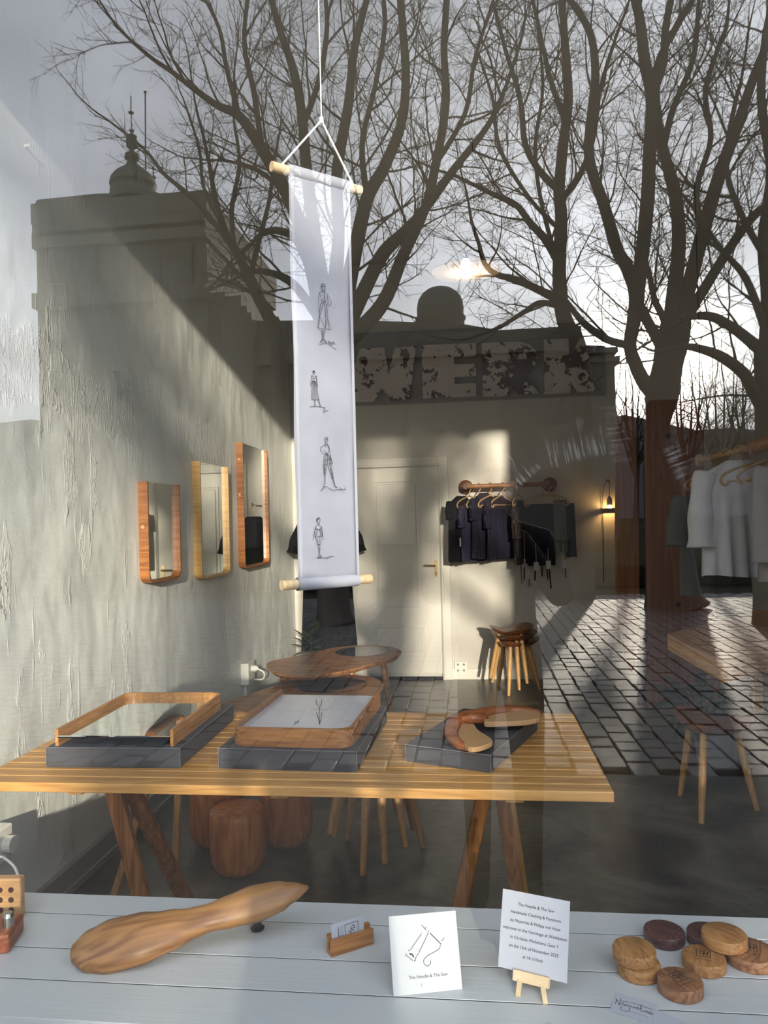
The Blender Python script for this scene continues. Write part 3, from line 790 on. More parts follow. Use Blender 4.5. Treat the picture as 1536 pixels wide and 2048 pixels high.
# ------------------------------------------------------------------ hanging banner
PL = onY(563, 1170, 1.80); PR = onY(741, 1158, 1.975)
zb0 = (PL.z + PR.z) / 2; PL.z = PR.z = zb0
bdir = (PR - PL); bdir.z = 0; bl = bdir.length; bdir.normalize()
bn = Vector((bdir.y, -bdir.x, 0))                           # towards the window
TL = onY(561, 318, PL.y); TRr = onY(737, 392, PR.y); zt0 = (TL.z + TRr.z) / 2
ban = thing('hanging_banner', 'white cloth banner with ink fashion sketches hanging in the window', 'banner', tuple(PL))
f0, f1 = .165, .845                                          # cloth runs between these along the dowel
top0 = Vector((PL.x, PL.y, zt0)); rd = .0125
for (o_, nm) in ((PL, 'bottom_dowel'), (top0, 'top_dowel')):
    MB().tube([o_, o_ + bdir * bl * .12, o_ + bdir * bl * .88, o_ + bdir * bl], rd * 1.0, 16).build(nm, M_['pine'], ban, True, autos=40)
cl_ = MB(); vs = []; NU, NV = 10, 40
for j in range(NV + 1):
    z = zb0 + (zt0 - zb0) * j / NV
    for i in range(NU + 1):
        u = f0 + (f1 - f0) * i / NU
        wv = .004 * math.sin(j * .35 + i * .2) * math.sin(math.pi * j / NV)
        vs.append(PL + bdir * (bl * u) + bn * (rd * .6 + wv) + Vector((0, 0, z - zb0)))
fs = [(j * (NU + 1) + i, j * (NU + 1) + i + 1, (j + 1) * (NU + 1) + i + 1, (j + 1) * (NU + 1) + i) for j in range(NV) for i in range(NU)]
cl_.add(vs, fs)
M_['banner'] = cloth('banner_cloth', (.38, .40, .475), transl=.12)
M_['hem'] = cloth('banner_hem', (.45, .465, .53), transl=.08)
co = cl_.build('cloth', M_['banner'], ban, True, smooth=True)
sl = co.modifiers.new('thick', 'SOLIDIFY'); sl.thickness = .0015
for o_ in (PL, top0):
    MB().tube([o_ + bdir * bl * f0, o_ + bdir * bl * f1], rd + .004, 16, cap=False).build('sleeve', M_['hem'], ban, True, smooth=True)
for u in (f0 + .022, f1 - .022):
    c = PL + bdir * (bl * u) + bn * (rd * .6 + .0045)
    MB().bar(c + Vector((0, 0, .01)), c + Vector((0, 0, zt0 - zb0 - .01)), bl * .03, .001, up=bn).build('hem', M_['hem'], ban, True)
kn = onY(643, 241, (PL.y + PR.y) / 2)
hk = Vector((kn.x, kn.y, ZC))
sA = top0 + bdir * bl * .12; sB = top0 + bdir * bl * .90
st = MB()
for s_ in (sA, sB):
    st.tube([s_ + bn * .013, s_ + Vector((0, 0, .014)), kn], .0028, 6)
st.tube([kn, kn + (hk - kn) * .5, hk], .0018, 6).tube([kn - Vector((0, 0, .008)), kn + Vector((0, 0, .008))], .006, 6)
st.build('string', M_['cord'], ban, True)
# ink sketches: pen lines read in crop coordinates and laid on the cloth
def pen(crop, sc, lines, P, n):
    return [[onP(crop[0] + x * sc, crop[1] + y * sc, P, n) for x, y in l] for l in lines]
bp_ = PL + bn * (rd * .6 + .0062)
k1 = 90 / 614; k2 = 100 / 683
sk1 = [[(215, 205), (240, 180), (275, 195), (278, 215), (250, 228), (220, 225), (215, 205)], [(222, 195), (270, 205)], [(220, 215), (272, 222)], [(225, 228), (228, 265), (250, 278), (272, 265), (276, 230)], [(240, 275), (235, 290), (265, 300), (268, 275)],
 [(235, 285), (195, 312), (188, 350), (190, 600)], [(200, 315), (225, 400), (240, 412)], [(275, 300), (315, 345), (345, 400), (360, 455), (350, 475), (300, 490)], [(300, 340), (310, 400), (320, 440), (295, 480)], [(262, 300), (262, 410)], [(262, 330), (270, 400)],
 [(215, 440), (240, 430), (285, 428), (300, 435)], [(215, 415), (255, 410), (290, 412)], [(250, 425), (270, 445), (285, 430)], [(215, 450), (200, 560), (195, 640), (172, 790), (270, 800), (340, 815), (352, 800), (310, 660), (300, 520)], [(250, 440), (200, 640), (275, 790), (310, 660)], [(270, 440), (275, 640)], [(290, 480), (285, 640), (280, 790)], [(195, 650), (190, 790)], [(320, 680), (320, 800)],
 [(225, 805), (235, 930), (210, 985)], [(240, 805), (245, 930)], [(275, 805), (255, 920), (295, 990)], [(262, 810), (240, 935), (285, 985)], [(215, 990), (245, 945), (290, 990)], [(185, 1008), (220, 1012), (280, 990), (340, 1020), (400, 1070), (430, 1075)],
 [(315, 970), (325, 990), (330, 965), (335, 1000), (350, 985), (355, 1020), (365, 985), (380, 1000), (390, 970), (395, 1005), (415, 1010)]]
sk2 = [[(105, 1385), (115, 1370), (132, 1380), (135, 1410), (120, 1425), (105, 1405), (105, 1385)], [(108, 1380), (130, 1385)], [(106, 1390), (134, 1392)], [(110, 1376), (128, 1400)], [(88, 1440), (110, 1445), (120, 1500), (140, 1445), (155, 1445)], [(88, 1440), (75, 1590)], [(95, 1445), (98, 1520), (85, 1560)], [(155, 1445), (175, 1600)], [(150, 1450), (155, 1530), (168, 1590)], [(100, 1515), (140, 1515)], [(102, 1522), (140, 1522)],
 [(98, 1525), (85, 1690), (88, 1755), (130, 1772), (180, 1770), (185, 1740), (145, 1525)], [(108, 1525), (100, 1750)], [(118, 1525), (118, 1760)], [(125, 1525), (130, 1765)], [(132, 1525), (150, 1765)], [(140, 1525), (168, 1765)], [(125, 1775), (130, 1855)], [(138, 1775), (140, 1855)], [(185, 1740), (215, 1865)], [(178, 1770), (205, 1862)], [(65, 1865), (130, 1858), (240, 1870), (278, 1880), (255, 1895), (265, 1910)], [(245, 1925), (290, 1920), (320, 1925)], [(262, 1935), (268, 1950)]]
sk3 = [[(268, 270), (275, 240), (295, 230), (312, 245), (312, 268), (268, 270)], [(270, 255), (312, 257)], [(272, 270), (275, 295), (290, 305), (308, 295), (312, 270)], [(288, 305), (285, 320)], [(285, 318), (255, 345), (215, 380), (208, 405), (230, 440), (255, 458)], [(280, 325), (290, 345), (272, 365)], [(295, 315), (330, 360), (340, 430), (360, 540)], [(300, 320), (318, 360), (325, 440)], [(255, 410), (275, 425), (270, 470)], [(360, 540), (380, 595), (365, 570)], [(345, 480), (355, 545)],
 [(265, 470), (320, 470)], [(275, 450), (315, 450)], [(280, 470), (300, 445), (320, 475), (290, 480)], [(262, 475), (250, 600), (262, 755), (278, 755), (300, 600), (305, 480)], [(325, 475), (350, 560), (370, 680), (390, 795), (372, 800), (340, 700), (312, 620), (305, 500)], [(270, 500), (262, 620), (270, 740)], [(285, 490), (280, 640), (272, 740)], [(320, 500), (340, 620), (380, 790)], [(255, 560), (300, 540)], [(252, 620), (295, 600)], [(258, 680), (285, 660)], [(320, 540), (350, 530)], [(325, 600), (360, 590)], [(345, 680), (370, 665)], [(360, 740), (382, 725)],
 [(262, 755), (262, 850), (250, 910), (270, 905), (278, 850), (278, 755)], [(375, 800), (400, 885), (440, 925), (420, 920), (398, 895)], [(390, 795), (408, 880)], [(215, 968), (270, 910), (295, 905), (330, 935), (390, 960), (440, 950), (500, 950)], [(475, 912), (490, 945), (550, 950), (545, 915)], [(510, 975), (520, 980)]]
sk4 = [[(155, 1370), (165, 1340), (195, 1333), (208, 1360), (200, 1400), (185, 1418), (165, 1400), (155, 1370)], [(160, 1355), (200, 1350)], [(162, 1375), (175, 1350), (170, 1395)], [(180, 1420), (175, 1435)], [(195, 1415), (195, 1432)], [(175, 1435), (140, 1460), (150, 1480), (185, 1495), (215, 1485), (230, 1462), (195, 1435)], [(145, 1480), (130, 1560), (105, 1640)], [(140, 1465), (120, 1580)], [(230, 1465), (240, 1560), (255, 1630)], [(222, 1485), (240, 1590)], [(160, 1490), (150, 1560), (135, 1595), (165, 1600), (190, 1585), (222, 1590), (228, 1575), (205, 1490)], [(175, 1495), (165, 1560), (140, 1598)], [(200, 1500), (210, 1585)],
 [(145, 1605), (160, 1660), (170, 1700), (210, 1700), (220, 1650), (224, 1595)], [(165, 1605), (180, 1695)], [(200, 1600), (195, 1698)], [(172, 1702), (188, 1800), (185, 1860)], [(190, 1702), (200, 1800), (205, 1850)], [(205, 1702), (205, 1790)], [(178, 1875), (210, 1850), (232, 1862), (200, 1880), (178, 1875)], [(155, 1888), (200, 1885), (330, 1880), (290, 1900)], [(328, 1855), (340, 1872), (350, 1858), (360, 1872), (370, 1860), (380, 1868), (392, 1860)]]
for nm, crop, kk, sk in (('fashion_sketch', (610, 540), k1, sk1), ('fashion_sketch', (610, 540), k1, sk2), ('fashion_sketch', (610, 840), k2, sk3), ('fashion_sketch', (610, 840), k2, sk4)):
    MB().strokes(pen(crop, kk, sk, bp_, bn), .0011, bn).build(nm, M_['ink'], ban, True, kind='stuff')

# ------------------------------------------------------------------ things on the white bench
# carved paddle
pd0, pd1, pd2, pd3 = onY(141, 1910, 1.565), onY(300, 1872, 1.60), onY(430, 1832, 1.66), onY(617, 1774, 1.74)
sp = catmull([pd0, pd1, pd2, pd3], 14)
padd = thing('carved_paddle', 'long polished wooden paddle shape with a pointed tip on the white bench', 'carving', (sp[20].x, sp[20].y, SILL))
tlen = [0]
for a, b in zip(sp, sp[1:]): tlen.append(tlen[-1] + (b - a).length)
tt = [x / tlen[-1] for x in tlen]
def wid(s):
    K = [(0, 0.004), (.02, .026), (.07, .045), (.16, .0575), (.28, .056), (.40, .044), (.50, .033), (.57, .030), (.66, .036), (.76, .042), (.86, .036), (.94, .020), (.985, .008), (1, .003)]
    for (a, va), (b, vb) in zip(K, K[1:]):
        if s <= b:
            q = (s - a) / (b - a); q = q * q * (3 - 2 * q); return va + (vb - va) * q
    return .003
vs = []; NC = 20
for i, p in enumerate(sp):
    t = (sp[min(i + 1, len(sp) - 1)] - sp[max(i - 1, 0)]).normalized()
    wdir = Vector((0, .80, .60)); wdir = (wdir - t * wdir.dot(t)).normalized(); nn = t.cross(wdir).normalized()
    if nn.z < 0: nn = -nn
    w = wid(tt[i]); th = .012 + .34 * w
    for k in range(NC):
        a = 2 * math.pi * k / NC; ca, sa = math.cos(a), math.sin(a)
        ridge = 1.0
        if sa > 0 and tt[i] > .5: ridge = 1 + .25 * max(0, 1 - abs(ca) * 2.4) * min(1, (tt[i] - .5) * 5)
        vs.append(p + wdir * (w * math.copysign(abs(ca) ** .85, ca)) + nn * (min(th, w) * math.copysign(abs(sa) ** .9, sa) * ridge))
fs = [(i * NC + k, i * NC + (k + 1) % NC, (i + 1) * NC + (k + 1) % NC, (i + 1) * NC + k) for i in range(len(sp) - 1) for k in range(NC)]
fs += [tuple(range(NC - 1, -1, -1)), tuple(range((len(sp) - 1) * NC, len(sp) * NC))]
zmin = min(v.z for v in vs)
mb_ = MB(); mb_.add(vs, fs)
dxy = (pd3 - pd0)
padd_M = frame(Vector((sp[20].x, sp[20].y, SILL)), Vector((dxy.x, dxy.y, dxy.z)), Vector((0, .8, .6)))
padd.matrix_world = padd_M; MAT[padd.name] = padd_M
mb_.build('paddle', M_['paddle'], padd, True, smooth=True)
fp = onZ(515, 1858, SILL)
MB().lathe([(0, 0), (.016, 0), (.017, .004), (.010, .010), (.009, max(.03, sp[42].z - SILL - .01)), (0, max(.03, sp[42].z - SILL - .01))], 14, fp).build('foot', M_['black'], padd, True)
MB().lathe([(0, 0), (.014, 0), (.013, max(.012, zmin - SILL + .012)), (0, max(.012, zmin - SILL + .012))], 12, (sp[10].x, sp[10].y + .01, SILL)).build('foot', M_['black'], padd, True)

# card holder with business card
h0 = onZ(663, 1916, SILL); h1 = onZ(748, 1889, SILL); hx = (h1 - h0); hw = hx.length
MH = frame(h0, hx, Vector((-hx.y, hx.x, 0)))
hold = thing('card_holder', 'small wooden block holding business cards on the white bench', 'card holder', M=MH)
MB().box((hw / 2, .004, .018), (hw, .008, .036), bev=.001).build('front_block', M_['cherry_x'], hold)
MB().box((hw / 2, .022, .020), (hw, .012, .040), bev=.001).build('rear_block', M_['cherry_x'], hold)
MB().box((hw / 2, .012, .005), (hw, .010, .010)).build('base', M_['cherry_x'], hold)
MC = MH @ Matrix.Translation((hw * .07, .0115, .011)) @ Matrix.Rotation(math.radians(84), 4, 'X')
card = thing('business_card', 'white business card with a black square monogram, in the wooden holder', 'card', M=MC)
cw, chh = hw * .76, .052
MB().box((cw / 2, chh / 2, 0), (cw, chh, .0006)).build('sheet', M_['paper2'], card)
def lc(u, v): return Vector((cw * u, chh * v, .0005))
lg = []
def P2(x, y):   # crop pixel -> card uv
    return lc((x - 405) / 700.0, .40 + (830 - (x - 405) * .265 - y) / 360.0 * .60)
lg += [[P2(700, 745), P2(697, 497), P2(980, 408), P2(985, 655)]]
MB().strokes(lg, .0011, (0, 0, 1)).build('logo_frame', M_['ink'], card)
MB().strokes([[P2(830, 715), P2(820, 690), P2(775, 640)], [P2(800, 668), P2(850, 600)], [P2(820, 580), P2(880, 635)], [P2(820, 580), P2(875, 500), P2(915, 530), P2(905, 572), P2(868, 575)]], .0014, (0, 0, 1)).build('monogram', M_['ink'], card)
MB().strokes([[P2(552, 540), P2(560, 785)]], .0016, (0, 0, 1)).build('printed_bar', M_['ink'], card)
dots = []
for j in range(7):
    for x in (605, 645):
        dots.append([P2(x - 7, 525 + j * 38), P2(x + 7, 521 + j * 38)])
MB().strokes(dots, .0009, (0, 0, 1)).build('small_print', M_['ink'], card)

def text_mesh(name, s, size, M, mat, parent, align='CENTER', shear=0, spacing=1.0):
    cu = bpy.data.curves.new(name, 'FONT'); cu.body = s; cu.size = size; cu.align_x = align; cu.align_y = 'CENTER'; cu.shear = shear; cu.space_character = spacing
    cu.resolution_u = 3
    tmp = bpy.data.objects.new('tmp_text', cu); COL.objects.link(tmp)
    me = bpy.data.meshes.new_from_object(tmp.evaluated_get(bpy.context.evaluated_depsgraph_get()))
    bpy.data.objects.remove(tmp)
    me.materials.append(mat); me.name = name
    o = bpy.data.objects.new(name, me); COL.objects.link(o)
    if parent is not None: o.parent = parent
    o.matrix_local = M
    return o

# saw card leaning on the bench
s0, s1 = onZ(787, 1993, SILL), onZ(925, 1978, SILL)
s2, s3 = onY(777, 1833, s0.y + .055), onY(911, 1821, s1.y + .055)
ex = s1 - s0; ey = ((s2 - s0) + (s3 - s1)) / 2
MS = frame(s0, ex, ey); sw = ex.length; sh = ey.length
sc_ = thing('saw_card', 'white card with a saw and needle drawing, leaning on the white bench', 'card', M=MS)
MB().add([Vector(MS.inverted() @ v) for v in (s0, s1, s3, s2)] + [Vector(MS.inverted() @ v) - Vector((0, 0, .001)) for v in (s0, s1, s3, s2)],
   [(0, 1, 2, 3), (7, 6, 5, 4), (0, 4, 5, 1), (1, 5, 6, 2), (2, 6, 7, 3), (3, 7, 4, 0)]).build('sheet', M_['paper'], sc_)
# folded stand behind the card so that it leans on something
MB().add([(sw * .3, sh * .75, -.002), (sw * .7, sh * .75, -.002), (sw * .7, .012, -.07), (sw * .3, .012, -.07)], [(0, 1, 2, 3)]).build('rear_flap', M_['paper'], sc_)
ns_ = Vector((MS[0][2], MS[1][2], MS[2][2])); ps_ = s0 + ns_ * .0006
k3 = 170 / 1536
saw = [[(660, 450), (745, 545)], [(745, 490), (725, 515)], [(660, 610), (455, 905)], [(420, 915), (440, 912)], [(385, 965), (378, 990), (500, 1095)], [(365, 1015), (372, 1022)], [(790, 550), (760, 640), (700, 770), (640, 890), (610, 960)], [(600, 980), (570, 1000)], [(565, 1020), (540, 1100)],
       [(1070, 680), (1050, 715), (1020, 740)], [(1000, 820), (990, 860), (960, 900), (880, 945), (800, 985), (740, 1030), (700, 1080), (698, 1130), (720, 1170), (765, 1195), (800, 1175), (828, 1145), (825, 1100)]]
MB().strokes(pen((770, 1800), k3, saw, ps_, ns_), .0012, ns_).build('saw_drawing', M_['ink_grey'], sc_, True, kind='stuff')
MB().strokes(pen((770, 1800), k3, [[(815, 600), (1015, 800)], [(440, 975), (475, 965), (515, 1035)], [(455, 985), (500, 985), (520, 1030)], [(530, 1095), (545, 1100)]], ps_, ns_), .0018, ns_).build('saw_drawing', M_['ink_grey'], sc_, True, kind='stuff')
text_mesh('lettering', 'The Needle & The Saw', .0085, Matrix.Translation((sw * .52, sh * .205, .0006)), M_['ink_grey'], sc_)
MB().box((sw * .41, sh * .10, .0007), (.0006, .006, .0002)).build('pen_mark', M_['ink'], sc_)

# invitation on its little easel
i0, i1 = onY(996, 1933, 1.585), onY(1134, 1967, 1.535)
i2, i3 = onY(1006, 1777, 1.640), onY(1140, 1803, 1.590)
ex = i1 - i0; ey = ((i2 - i0) + (i3 - i1)) / 2
MI = frame(i0, ex, ey); iw = ex.length; ih = ey.length
inv = thing('invitation_card', 'white printed invitation standing on a small easel', 'card', M=MI)
L_ = [Vector(MI.inverted() @ v) for v in (i0, i1, i3, i2)]
MB().add(L_ + [v - Vector((0, 0, .0012)) for v in L_], [(0, 1, 2, 3), (7, 6, 5, 4), (0, 4, 5, 1), (1, 5, 6, 2), (2, 6, 7, 3), (3, 7, 4, 0)]).build('sheet', M_['paper2'], inv)
for k, tx in enumerate(('The Needle & The Saw', 'Handmade Clothing & Furniture', 'by Nayaritas & Philipp von Hase', 'welcome to the Vernisage at Werkleben', 'In Christian Michelsens Gate 7', 'on the 15th of November 2025', "at 16 o'clock")):
    text_mesh('lettering', tx, .0082, Matrix.Translation((iw * .5, ih * (.835 - k * .107), .0006)), M_['ink'], inv)
eas = thing('table_easel', 'tiny pale wooden easel carrying the invitation', 'easel', (onZ(1062, 2000, SILL).x, 1.52, SILL))
eL, eR = onZ(1036, 1994, SILL), onZ(1091, 2009, SILL)
tL = i0 + ex * .38 + ey * .75 - Vector((0, 0, 0)); 
nI = Vector((MI[0][2], MI[1][2], MI[2][2]))
apex = i0 + ex * .5 + ey * .72 - nI * .012
def leg_top(f): return i0 + ex * f + ey * .02 - nI * .006
for e_, f_ in ((eL, .33), (eR, .62)):
    MB().bar(e_ + Vector((0, 0, .001)), leg_top(f_), .010, .006, bev=.0008).bar(leg_top(f_), apex, .010, .006).build('leg', M_['pine'], eas, True)
l0, l1 = i0 + ex * .24 - ey * .045 + nI * .002, i0 + ex * .76 - ey * .045 + nI * .002
MB().bar(l0, l1, .020, .013, up=nI, bev=.001).build('ledge', M_['pine'], eas, True)
rl = Vector((apex.x, apex.y + .075, SILL))
MB().bar(apex, rl + Vector((0, 0, .004)), .009, .006).build('rear_leg', M_['pine'], eas, True)

# coasters
def coaster(px, py, z, mat, label, yaw, logo=None, rad_=.044, rings=True, h=.026):
    c = onZ(px, py, z + h)
    t = thing('wooden_coaster', label, 'coaster', (c.x, c.y, z), yaw, group='round wooden coasters on the white bench')
    MB().lathe([(0, 0), (rad_ - .003, 0), (rad_, .003), (rad_, h - .004), (rad_ - .0015, h - .0012), (rad_ - .004, h), (0, h)], 48).build('disc', M_[mat], t, autos=32)
    if logo:
        s = .027
        pts = [(-.5, -.5), (.5, -.5), (.5, .5), (-.5, .5), (-.5, -.5)]
        MB().strokes([[Vector((x * s, y * s + .006, h + .0004)) for x, y in pts]], .0014, (0, 0, 1)).build('burnt_frame', M_['burn'], t)
        Cc = [(-.05, .22), (-.2, .3), (-.33, .12), (-.22, -.1), (-.05, -.05)]; Hh = [[(.05, .3), (.0, -.3)], [(.33, .3), (.25, -.3)], [(.02, .0), (.3, .02)]]
        MB().strokes([[Vector((x * s, y * s + .006, h + .0004)) for x, y in l] for l in [Cc] + Hh], .002, (0, 0, 1)).build('burnt_monogram', M_['burn'], t)
        MB().strokes([[Vector((-.017, -.018, h + .0004)), Vector((.015, -.018, h + .0004))]], .0012, (0, 0, 1)).build('burnt_line', M_['burn'], t)
    if rings:
        d_ = []
        for k in range(16):
            if k % 5 == 4: continue
            a = k * 2 * math.pi / 16; r0 = rad_ * .78
            d_.append([Vector((r0 * math.cos(a), r0 * math.sin(a), h + .0003)), Vector((r0 * math.cos(a + .1), r0 * math.sin(a + .1), h + .0003))])
            d_.append([Vector((r0 * .95 * math.cos(a + .05), r0 * .95 * math.sin(a + .05), h + .0003)), Vector((r0 * 1.05 * math.cos(a + .05), r0 * 1.05 * math.sin(a + .05), h + .0003))])
        MB().strokes(d_, .0005, (0, 0, 1)).build('stamped_ring', M_['etch'], t, kind='stuff')
    return t
coaster(1277, 1922, SILL, 'coaster', 'golden wooden coaster, lower one of the stacked pair', .3, rings=False)
coaster(1268, 1893, SILL + .026, 'coaster', 'golden wooden coaster, upper one of the stacked pair', .1)
coaster(1328, 1858, SILL, 'coaster_dark', 'dark red-brown wooden coaster standing alone at the back', .5)
coaster(1415, 1862, SILL, 'coaster_dark', 'near-black wooden coaster half hidden under a golden one', .2, rings=False)
coaster(1407, 1910, SILL, 'coaster', 'golden-brown coaster with burnt monogram, touching the overlapped pair', -.25, True)
coaster(1500, 1898, SILL, 'coaster_brown', 'brown coaster with burnt monogram at the right edge', -.3, True, rad_=.052, rings=False)
coaster(1448, 1864, SILL + .027, 'coaster', 'golden wooden coaster resting on top of two others', .8, rad_=.046)
coaster(1360, 1957, SILL, 'coaster_brown', 'brown-grained coaster with burnt monogram, nearest the signature card', .5, True)

# signature cards
def flat_card(px, z, label, lines=True):
    q = [onZ(x, y, z) for x, y in px]
    M = frame(q[0], q[1] - q[0], q[3] - q[0]); t = thing('signature_card', label, 'card', M=M, group='signature cards on the white bench')
    W_, H_ = (q[1] - q[0]).length, (q[3] - q[0]).length
    MB().box((W_ / 2, H_ / 2, .0003), (W_, H_, .0006)).build('sheet', M_['paper2'], t)
    return t, M
flat_card([(1262, 2058), (1345, 2098), (1385, 2052), (1305, 2015)], SILL, 'white card mostly hidden under the signature card')
sgn, MG = flat_card([(1219, 2022), (1302, 2047), (1330, 2008), (1227, 1984)], SILL + .0012, 'white card with a handwritten black signature, nearest the window')
k4 = 200 / 1536
sig = [[(240, 365), (255, 290), (300, 385), (325, 275)], [(325, 318), (500, 350), (640, 395), (810, 455)], [(350, 390), (335, 360), (355, 345), (368, 370), (380, 395)], [(380, 395), (395, 375), (410, 400), (425, 380), (450, 400), (452, 470), (400, 485), (330, 460), (305, 425), (350, 405)], [(455, 410), (480, 395), (490, 420), (510, 430), (520, 410), (550, 435), (555, 415)], [(565, 440), (580, 415), (590, 450)], [(590, 450), (620, 440), (640, 380), (625, 430), (630, 480), (655, 495), (670, 470)], [(640, 430), (655, 440)], [(680, 490), (700, 470), (715, 500), (730, 480), (745, 510), (770, 485), (785, 490), (770, 510), (815, 515), (800, 528), (750, 515)]]
MB().strokes([[onZ(1200 + x * k4, 1960 + y * k4, SILL + .0024) for x, y in l] for l in sig], .0009, (0, 0, 1)).build('signature', M_['ink'], sgn, True)
MB().strokes([[onZ(1200 + x * k4, 1960 + y * k4, SILL + .0024) for x, y in ((x0, 480 + (x0 - 460) * .33), (x0 + 9, 483 + (x0 - 460) * .33))] for x0 in range(462, 745, 17)], .0007, (0, 0, 1)).build('small_print', M_['ink_grey'], sgn, True)

# peg block and red block at the left end
g0 = onZ(38, 1842, SILL)
pg = thing('peg_block', 'upright pale wooden block drilled with rows of holes, at the left edge', 'block', (g0.x, g0.y, SILL), math.radians(6))
ztop = onY(38, 1757, g0.y).z - SILL
M_['peg'] = wood('peg_block_wood', (.38, .21, .085), (.55, .35, .17), 'x', 60, 4, .5)
M_['dark_hole'] = plain('drilled_hole', (.05, .018, .01), .8)
MB().box((-.09, .013, ztop / 2), (.19, .026, ztop), bev=.006).build('block', M_['peg'], pg)
for ix in range(6):
    for iz in range(3):
        rr = .0065
        MB().lathe([(rr * 1.02, 0), (rr, .0012), (rr * .9, .0006), (0, .0003)], 14, (-.018 - ix * .027, -.0012, ztop * (.27 + iz * .235)), Matrix.Rotation(math.radians(90), 3, 'X')).build('hole', M_['dark_hole'], pg)
MB().tube(catmull([onX(-4, 1712, XW + .09), onZ(-4, 1712, .62) * .0 + onY(8, 1716, 2.0), onY(28, 1733, 1.9), onY(37, 1757, 1.83), onY(38, 1775, 1.82)], 6), .0035, 6).build('power_cable', M_['cord'], None, label='white cable looping down behind the peg block', cat='cable')
r0 = onZ(8, 1912, SILL)
rb = thing('wooden_block', 'red-brown wooden block with a steel stud at the left edge', 'block', (r0.x, r0.y, SILL), math.radians(14))
zr = .045
MB().box((-.055, .055, zr / 2), (.13, .10, zr), bev=.008).build('block', M_['redwood'], rb)
MB().lathe([(0, 0), (.013, 0), (.013, .022), (.010, .030), (.0, .031)], 16, (-.006, .045, zr)).build('steel_stud', M_['metal'], rb)

# ------------------------------------------------------------------ stools
def make_stool(label, loc, rz, group, seat_h=.44, seatmat='walnut', base_z=0.0):
    t = thing('three_legged_stool', label, 'stool', (loc[0], loc[1], base_z), rz, group=group)
    NR, NT = 7, 42; R0 = .215; vs = []; fs = []
    def zt(rho, th): return seat_h + rho ** 2 * (.014 + .020 * math.cos(3 * th)) - .012 * (1 - rho ** 2)
    def Rr(th): return R0 * (.84 + .17 * math.cos(3 * th) + .05 * math.cos(th))
    for side in (0, 1):
        for i in range(NR + 1):
            rho = i / NR
            for k in range(NT):
                th = 2 * math.pi * k / NT
                thick = .034 * (1 - rho ** 4) ** .5 + .004
                z = zt(rho, th) - (thick if side else 0)
                vs.append((Rr(th) * rho * math.cos(th), Rr(th) * rho * math.sin(th), z))
    off_ = (NR + 1) * NT
    for side in (0, 1):
        for i in range(NR):
            for k in range(NT):
                k2 = (k + 1) % NT; a = side * off_ + i * NT
                fs.append((a + k, a + k2, a + NT + k2, a + NT + k) if i else (a + k2, a + NT + k2, a + NT + k))
    for k in range(NT):
        k2 = (k + 1) % NT; fs.append((NR * NT + k, NR * NT + k2, off_ + NR * NT + k2, off_ + NR * NT + k))
    MB().add(vs, fs).build('seat', M_[seatmat], t, autos=60)
    for k in range(3):
        th = 2 * math.pi * k / 3
        a = Vector((.125 * math.cos(th), .125 * math.sin(th), seat_h - .03)); b = Vector((.215 * math.cos(th), .215 * math.sin(th), 0))
        MB().tube([a, a + (b - a) * .25, a + (b - a) * .6, b], [.0165, .019, .018, .0125], 14).build('leg', M_['ash_leg'], t, autos=50)
    return t
make_stool('single brown three-legged stool in front of the grey pot', (1.165, 3.975), 0.0, 'brown three-legged stools')
for k, (rz, lab) in enumerate(((.2, 'brown three-legged stool, lowest of the stack by the back wall'), (.62, 'brown three-legged stool, middle of the stack by the back wall'), (.95, 'brown three-legged stool, topmost of the stack by the back wall'))):
    make_stool(lab, (.33, 6.60), rz, 'brown three-legged stools', seat_h=.425, base_z=k * .052)
for k, (rz, lab) in enumerate(((.35, 'stool under the slatted table, lowest of its stack'), (.80, 'stool under the slatted table, middle of its stack'), (1.25, 'stool under the slatted table, topmost of its stack'))):
    make_stool(lab, (-.465, 3.37), rz, 'brown three-legged stools', seat_h=.425, base_z=k * .052)
# log stools
for (x, y, r, h, lab) in ((-1.235, 3.43, .125, .46, 'tall rounded log stool under the table, nearest the plaster wall'), (-.905, 3.45, .125, .46, 'tall rounded log stool under the table, nearest the stool legs'), (-1.045, 3.16, .118, .275, 'short rounded log stool in front of the two tall ones')):
    t = thing('log_stool', lab, 'stool', (x, y, 0), random.random() * 3, group='rounded log stools under the table')
    prof = [(0, 0), (r * .55, .002), (r * .8, .018), (r * .94, .05), (r, .10), (r, h - .03), (r * .97, h - .008), (r * .9, h), (0, h)]
    MB().lathe(prof, 36).build('body', M_['log'], t, autos=60)
    MB().add([(r * 1.001 * math.cos(a), r * 1.001 * math.sin(a), z) for a, z in ((-1.0, h - .01), (-.96, h - .01), (-.98, h * .62))], [(0, 1, 2)]).build('crack', M_['darkgap'], t)

